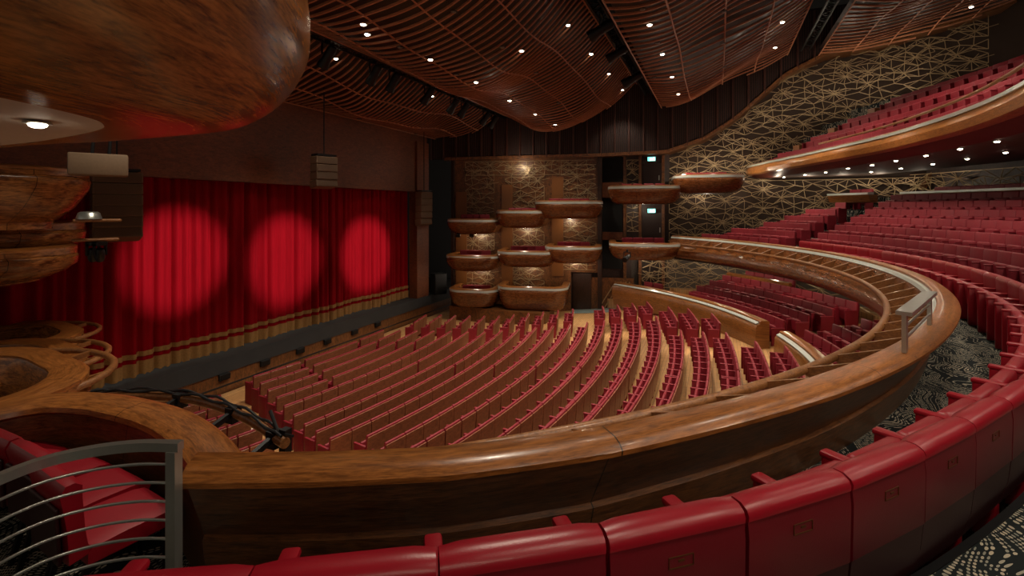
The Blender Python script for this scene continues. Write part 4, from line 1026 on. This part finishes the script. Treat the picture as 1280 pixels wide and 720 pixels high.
for i in range(1, 23):
    R = ROWR[i]; zf = Z(row_dz(i) + SEATH)
    xr = at_dz(*Rp[i], row_dz(i))[0]; half = 3.03 + .235 * (i - 1)
    xr = max(AXX + half * .97, min(xr, AXX + half * 1.05)) if i < 18 else xr
    xl = at_dz(*Lp[i], row_dz(i))[0] if i in Lp else AXX - half
    zf2 = zf
    rn = ordn(i)
    def lab(j, n, rn=rn): return f'folded red stalls seat, {ordn(j)} from near end, main block, {rn} row from stage'
    grp = f'stalls seats, main block, {rn} row'
    if i >= 6 and i % 2 == 0:                 # split at the hall axis by a narrow post
        m_ = .06; aL, aM0, aM1, aR = row_ang(xl, R), row_ang(AXX - m_, R), row_ang(AXX + m_, R), row_ang(xr, R)
        n1 = max(1, int(round(abs(aM0 - aL) * R / (SW + .005))))
        add_row('stalls', AXX, SCY, R, zf, aL, aM0, lab, grp)
        add_row('stalls', AXX, SCY, R, zf, aM1, aR, (lambda j, n, rn=rn, n1=n1: f'folded red stalls seat, {ordn(j + n1)} from near end, main block, {rn} row from stage'), grp)
    elif i <= 4:                              # a break near either end of the first rows
        g_ = .1; w3 = 3 * (SW + .005); b0, b1 = row_ang(xl, R), row_ang(xr, R); d3 = w3 / R; n2 = max(1, int(round((abs(b1 - b0) * R - 2 * w3 - 4 * g_) / (SW + .005))))
        add_row('stalls', AXX, SCY, R, zf, b0, b0 + d3, lab, grp)
        add_row('stalls', AXX, SCY, R, zf, b0 + d3 + 2 * g_ / R, b1 - d3 - 2 * g_ / R, (lambda j, n, rn=rn: f'folded red stalls seat, {ordn(j + 3)} from near end, main block, {rn} row from stage'), grp)
        add_row('stalls', AXX, SCY, R, zf, b1 - d3, b1, (lambda j, n, rn=rn, n2=n2: f'folded red stalls seat, {ordn(j + 3 + n2)} from near end, main block, {rn} row from stage'), grp)
    else:
        add_row('stalls', AXX, SCY, R, zf, row_ang(xl, R), row_ang(xr, R), lab, grp)
    if i in FB:
        (a, b) = FB[i]; x1 = xr + 1.25; x2 = at_dz(*b, row_dz(i))[0]; x2 = min(max(x2, x1 + 1.6), x1 + 2.7); x2 = min(x2, wall_x(5) - 2.6)
        if i >= 18: x2 = min(x2, x1 + (4.6 - (i - 18) * .9)*1.0)
        add_row('stalls', AXX, SCY, R, zf, row_ang(x1, R), row_ang(x2, R), (lambda j, n, rn=rn: f'folded red stalls seat, {ordn(j)} from aisle, far block, {rn} row from stage'), f'stalls seats, far block, {rn} row')
        if i <= 7:
            xa, xb = AXX - (x1 - AXX), AXX - (x2 - AXX)
            add_row('stalls', AXX, SCY, R, zf, row_ang(xa, R), row_ang(xb, R), (lambda j, n, rn=rn: f'folded red stalls seat, {ordn(j)} from aisle, near left block, {rn} row from stage'), f'stalls seats, near left block, {rn} row')
rad = math.radians
# lower balcony: front row runs round the whole horseshoe
aisle = [-61.4, -60.6, -59.8, -59.0, -58.2, -57.4, -56.6]
add_row('fg', CX, CY, rowR(0), Z(2.12), rad(-144.6), rad(-61.4), lambda j, n: f'red leather seat, {ordn(j)} from the steel railing, front row of the lower balcony', 'front row of the lower balcony')
RNB = ['front', 'second', 'third', 'fourth', 'fifth', 'sixth', 'seventh']
for i in range(1, 7):
    add_row('bal', CX, CY, rowR(i), Z(rowdz(i) + .93), rad(aisle[i]), rad(-101), lambda j, n, i=i: f'red seat, {ordn(j)} from the stepped aisle, {RNB[i]} row of the lower balcony', f'lower balcony, {RNB[i]} row')
endL = [-40.5, -44, -47.5, -48.5, -49.5, -51.5]
for i in range(6):
    add_row('bal', CX, CY, rowR(i), Z(rowdz(i) + .93), rad(aisle[i] + 4.2), rad(endL[i]), lambda j, n, i=i: f'red seat, {ordn(j)} from the stepped aisle, far side block, {RNB[i]} balcony row', f'lower balcony far block, {RNB[i]} row')
add_row('bal', CX, CY, 22.4, Z(-.72) - .75, rad(-70), rad(-58), lambda j, n: f'red seat, {ordn(j)} from the left in the long rear box', 'seats in the long rear box')
add_row('bal', CX, CY, 21.5, Z(-.72) - .75, rad(-53), rad(-50), lambda j, n: f'red seat, {ordn(j)} from the left in the short rear box', 'seats in the short rear box')
for i in range(4):
    add_row('bal', CX, CY, U0 + UP * i, Z(-UD) - .95 + UR * i, rad(-47 - 4 * i), rad(-112), lambda j, n, i=i: f'red seat, {ordn(j)} from far end, {RNB[i]} row of the upper balcony', f'upper balcony, {RNB[i]} row', upper=True)
for i in range(4):
    R = 14.0 + .85 * i; zf = zt + .2 * i
    add_row('bal', CX, CY, R, zf, rad(-66.5), rad(-41.5 if i else -43), lambda j, n, i=i: f'red seat, {ordn(j)} from middle aisle, raised block under balcony, {RNB[i]} row', f'raised block under the balcony, {RNB[i]} row')
    add_row('bal', CX, CY, R, zf, rad(-71.5), rad(-92), lambda j, n, i=i: f'red seat, {ordn(j)} from middle aisle, raised centre block, {RNB[i]} row', f'raised centre block, {RNB[i]} row')
add_row('bal', CX, CY, 14.1, zt + .1, rad(-36), rad(-31), lambda j, n: f'red seat, {ordn(j)} from left in the short row by the side entrance', 'short row by the side entrance')
add_row('bal', CX, CY, 17.25, Z(3.3) - .6, rad(-53), rad(-44), lambda j, n: f'dark red chair, {ordn(j)} from middle aisle, behind the thin wooden parapet under the balcony', 'chairs behind the thin parapet under the balcony')
# chairs inside the boxes
for (o, w, p, n, t, z, h) in PODS:
    nm = o['label']; top = 'wooden box'
    cnt = 4 if w > 2.2 else 3
    for j in range(cnt):
        c = Vector(o.location) + n * (p * .42) + t * ((j + .5) / cnt - .5) * (w - 1.3)
        short = nm.replace('rounded wooden ', '').replace('wooden ', '')
        w_ = short.split()[:9]
        SEATS.append(['bal', c.x, c.y, z - h + .12 + (.12 if h < .8 else 0), math.atan2(n.y, n.x) - PI / 2 + .35, f'red box chair, {ordn(j + 1)} from left, in the ' + ' '.join(w_), 'chairs in ' + nm, (True, True), 1])

for i in range(4):
    ad = -45.3 - 4 * i; a = rad(ad); R = U0 + UP * i + b2ex(ad) + .05; zf = Z(-UD) - .95 + UR * i
    o = MB().rbox((CX + R * math.cos(a), CY + R * math.sin(a), zf + .33), (.95, .34, .62), .02, rz=a).build('step_block', OAK); tag(o, f'wooden end block of the {RNB[i]} upper balcony row by the lattice', 'end block')
for j, px in enumerate((573, 590)):
    d = Vector(PODS[0][3]); t = 25.2
    q = at_t(px, 283, t); spotlight((q.x, q.y, q.z), (-.6, -.2, -1), f'black spotlight on front of the top box nearest the stage, {"left" if j == 0 else "right"} one', 'spotlights on the top box', s=.9)
q = at_t(784, 314, 21.0); spotlight((q.x, q.y, q.z), (-1, .3, -.3), 'black spotlight on front of the box beside the lower balcony', None, s=.9)
# choose the 300 that show largest; the rest is one object
bpy.context.view_layer.update()
dg = bpy.context.evaluated_depsgraph_get()
origin = Vector((0, 0, EYE)); scored = []
for s in SEATS:
    kind, x, y, z, rz = s[:5]; vis = 0; c_, s_ = math.cos(rz), math.sin(rz); T = 0
    for (lx, ly, lz) in ((0, -.03, .9), (-.2, -.1, .8), (.2, -.1, .8), (0, .3, .7), (0, -.1, .6), (.24, .3, .6)):
        q = Vector((x + lx * c_ - ly * s_, y + lx * s_ + ly * c_, z + lz)); P = proj(q)
        if P[2] < .3 or not (-12 < P[0] < 1292 and -12 < P[1] < 732): continue
        d = q - origin; hit = scene.ray_cast(dg, origin, d.normalized(), distance=d.length - .06)
        if not hit[0]: vis += 1
    T = proj((x, y, z))[2]
    if T < .3: continue
    pp = proj((x, y, z + .6))
    if not (-260 < pp[0] < 1480 and pp[1] < 1000): continue
    scored.append((vis / 6 / T ** 2, s))
scored.sort(key=lambda q: -q[0])
NIND = 300
def place_seat(s):
    kind, x, y, z, rz, label, group, ends, sg = s
    nm = {'stalls': 'theatre_chair', 'fg': 'theatre_chair', 'bal': 'theatre_chair'}[kind]
    r = empty(nm, (x, y, z), rz)
    for pn, me in PROTO[kind][0]: part(pn, me, r)
    if (ends[1] if sg < 0 else ends[0]) or False: pass
    e = ends[1] if sg > 0 else ends[0]
    if e: part('armrest', PROTO[kind][1][1], r)
    tag(r, label, 'seat', group)
indiv = [s for v, s in scored[:NIND] if v > 0]
for s in indiv: place_seat(s)
rest = [s for v, s in scored[len(indiv):]]
mats = []; vv = []; ff = []; mi = []
def mat_index(m):
    if m not in mats: mats.append(m)
    return mats.index(m)
cache = {}
for kind in PROTO:
    L = []
    for pn, me in PROTO[kind][0] + [('end', PROTO[kind][1][1])]:
        co = np.empty(len(me.vertices) * 3); me.vertices.foreach_get('co', co); L.append((pn, co.reshape(-1, 3), [tuple(p.vertices) for p in me.polygons], me.materials[0]))
    cache[kind] = L
base = 0
for s in rest:
    kind, x, y, z, rz, _, _, ends, sg = s; c_, s_ = math.cos(rz), math.sin(rz)
    for pn, co, fs, mt in cache[kind]:
        if pn == 'end' and not (ends[1] if sg > 0 else ends[0]): continue
        if pn == 'support': continue
        X = co[:, 0] * c_ - co[:, 1] * s_ + x; Y = co[:, 0] * s_ + co[:, 1] * c_ + y; Zz = co[:, 2] + z
        vv.append(np.stack([X, Y, Zz], 1)); k = mat_index(mt)
        ff += [tuple(q + base for q in f) for f in fs]; mi += [k] * len(fs); base += len(co)
me = bpy.data.meshes.new('theatre_seats'); me.from_pydata(np.concatenate(vv).tolist(), [], ff)
for m in mats: me.materials.append(m)
me.polygons.foreach_set('material_index', mi); me.update()
o = bpy.data.objects.new('distant_theatre_chairs', me); COL.objects.link(o)
tag(o, 'remaining red theatre seats in rows, small and far off around the hall', 'seats', kind='stuff')

# four box chairs at the left, seats down
def chair_meshes():
    out = []
    m = MB(); rings = []
    for i in range(9):
        u = -1 + 2 * i / 8; x = u * .25; e = 1 - .14 * abs(u) ** 6
        pr_ = [(-.09, .42), (-.10, .62), (-.125, .78), (-.14, .85), (-.11, .9), (-.06, .905), (-.02, .875), (-.02, .8), (-.005, .6), (.02, .44)]
        rings.append([(x, -.06 + (a + .06) * e, .66 + (b - .66) * (1 - .03 * abs(u) ** 6)) for a, b in pr_])
    m.loft(rings); out.append(('backrest', m.data('backrest', LEATHER, 50)))
    m = MB(); m.rbox((0, -.125, .6), (.44, .02, .34), .008, rx=.05); out.append(('back_shell', m.data('back_shell', SHELL)))
    m = MB(); rings = []
    for i in range(9):
        u = -1 + 2 * i / 8; x = u * .25; e = 1 - .12 * abs(u) ** 6
        pr_ = [(0, .37), (0, .44), (.02, .475), (.2, .485), (.42, .475), (.49, .455), (.515, .42), (.5, .385), (.44, .365)]
        rings.append([(x, a, .42 + (b - .42) * e) for a, b in pr_])
    m.loft(rings); out.append(('seat', m.data('seat', LEATHER, 50)))
    for sx in (-.2, .2):
        for y0, y1 in ((.42, .44), (.02, -.08)):
            m = MB(); m.bar((sx, y0, .38), (sx, y1, 0), .03, .03); out.append(('leg', m.data('leg', BLACK)))
    m = MB(); m.box((0, .22, .365), (.44, .42, .03)); out.append(('frame', m.data('frame', BLACK)))
    return out
CH = chair_meshes(); zc = Z(2.5)
for j, (x, y, a) in enumerate(((1.67, 3.69, -1.70), (1.77, 4.22, -1.66), (1.80, 4.75, -1.6), (1.79, 5.27, -1.52))):
    r = empty('box_chair', (x, y, zc), a)
    for pn, me in CH: part(pn, me, r)
    tag(r, f'red leather chair with black legs behind the steel railing, {ordn(j + 1)} from the viewer', 'chair', 'red chairs behind the steel railing')

# =================================================================== LIGHTS
def spot(name, p, aim, power, size, blend=.4, col=(1, .86, .68), rad_=.12):
    l = bpy.data.lights.new(name, 'SPOT'); l.energy = power; l.spot_size = math.radians(size); l.spot_blend = blend; l.color = col; l.shadow_soft_size = rad_
    o = bpy.data.objects.new(name, l); COL.objects.link(o); o.location = p
    o.rotation_euler = (Vector(aim) - Vector(p)).to_track_quat('-Z', 'Y').to_euler(); return o
def point(name, p, power, col=(1, .84, .64), rad_=.15):
    l = bpy.data.lights.new(name, 'POINT'); l.energy = power; l.color = col; l.shadow_soft_size = rad_
    o = bpy.data.objects.new(name, l); COL.objects.link(o); o.location = p; return o
for i, p in enumerate(LIGHTS):
    q = (p[0], p[1], p[2] - .06); spot('downlight_lamp', q, (p[0], p[1], 0), 300, 96, .5)
for x in (5, 9.5, 14, 18.5):
    for y in (7.0, 1.5, -4.5):
        k = 1 if y > 3.5 else (2 if y > -3.2 else 3)
        zz = EYE + ceil_h(k, x, y) - .1
        spot('ceiling_lamp', (x, y, zz), (x, y, 0), 640, 100, .5)
for tx in (222, 357, 458):
    d = ray(tx); t = 15.0 / d[1]; X = d[0] * t
    py = {222: 325, 357: 325, 458: 318}[tx]
    tgt = (X, 15.0, EYE - (py - HY) * t / FPX); src = (13.2 + (X - 13.2) * .3, -3.9, EYE + 2.9)
    dist = (Vector(tgt) - Vector(src)).length
    spot('curtain_spot', src, tgt, 17000, 2 * math.degrees(math.atan((1.85 if tx == 222 else 2.0) / dist)), .75, col=(1, .9, .86), rad_=.04)
# lamps in the soffit of the upper balcony (light the front rows, aisle and parapet)
for a in (-50, -58, -66, -74, -82, -90, -98, -106, -114, -122, -130, -136):
    R = B2R + 1.0 + b2ex(a); p = (CX + R * math.cos(rad(a)), CY + R * math.sin(rad(a)), B2Z - .74); spot('soffit_lamp', p, (p[0], p[1], 0), 68, 140, .6, rad_=.06)
# lamps under and above every box
for (o, w, p, n, t, z, h) in PODS:
    c = Vector(o.location) + n * (p * .35)
    point('box_lamp', (c.x, c.y, z - h - .12), 26, rad_=.08)
point('wall_lamp', (wall_x(9.6) - 1.1, 9.6, EYE + 2.3), 40, rad_=.1)
# fill lights added to brighten the lattice walls, with no fixtures
for y in frange(1.5, -8, 7):
    point('lattice_fill', (wall_x(y) - .7, y, EYE + 1.25), 15, rad_=.08)
    point('lattice_fill', (wall_x(y) - 1.5, y, cornice_z(y) - 1.3), 26, rad_=.1)
for a in (-48, -58, -68, -78):
    point('parterre_lamp', (CX + 15.6 * math.cos(rad(a)), CY + 15.6 * math.sin(rad(a)), EYE - 2.6), 30, rad_=.08)
for y in (2.5, 0, -2.5): point('parterre_lamp', (wall_x(y) - .9, y, EYE - 2.5), 20, rad_=.08)
# added fill spots that brighten the upper balcony front, no real stage lamps
for x, tx, ty in ((12, 13.5, -5), (15.5, 18, -4.2), (19, 21.5, -2.5), (21.5, 24.5, 0.5)):
    spot('front_fill', (x, 3.25, EYE + 4.5), (tx, ty, EYE + 1.9), 1100, 50, .7)
# unseen fill lights added around the viewer to brighten near seats and overhang
for x, y, e in ((-1.6, -.6, 40), (.6, -2.4, 45), (3.4, -4.6, 50), (-1.2, -1.4, 45)):
    point('near_fill', (x, y, EYE + (1.1 if e != 45 or x > 0 else .25)), e, rad_=.12)
w = bpy.data.worlds.new('dim_hall'); scene.world = w; w.use_nodes = True
w.node_tree.nodes['Background'].inputs[0].default_value = (1, .82, .66, 1); w.node_tree.nodes['Background'].inputs[1].default_value = .2
scene.view_settings.view_transform = 'Standard'; scene.view_settings.look = 'None'; scene.view_settings.gamma = 1; scene.view_settings.use_curve_mapping = False
scene.view_settings.exposure = 0.0
print('SEATS total', len(SEATS), 'kept', len(scored), 'indiv', len(indiv), 'rest', len(rest))
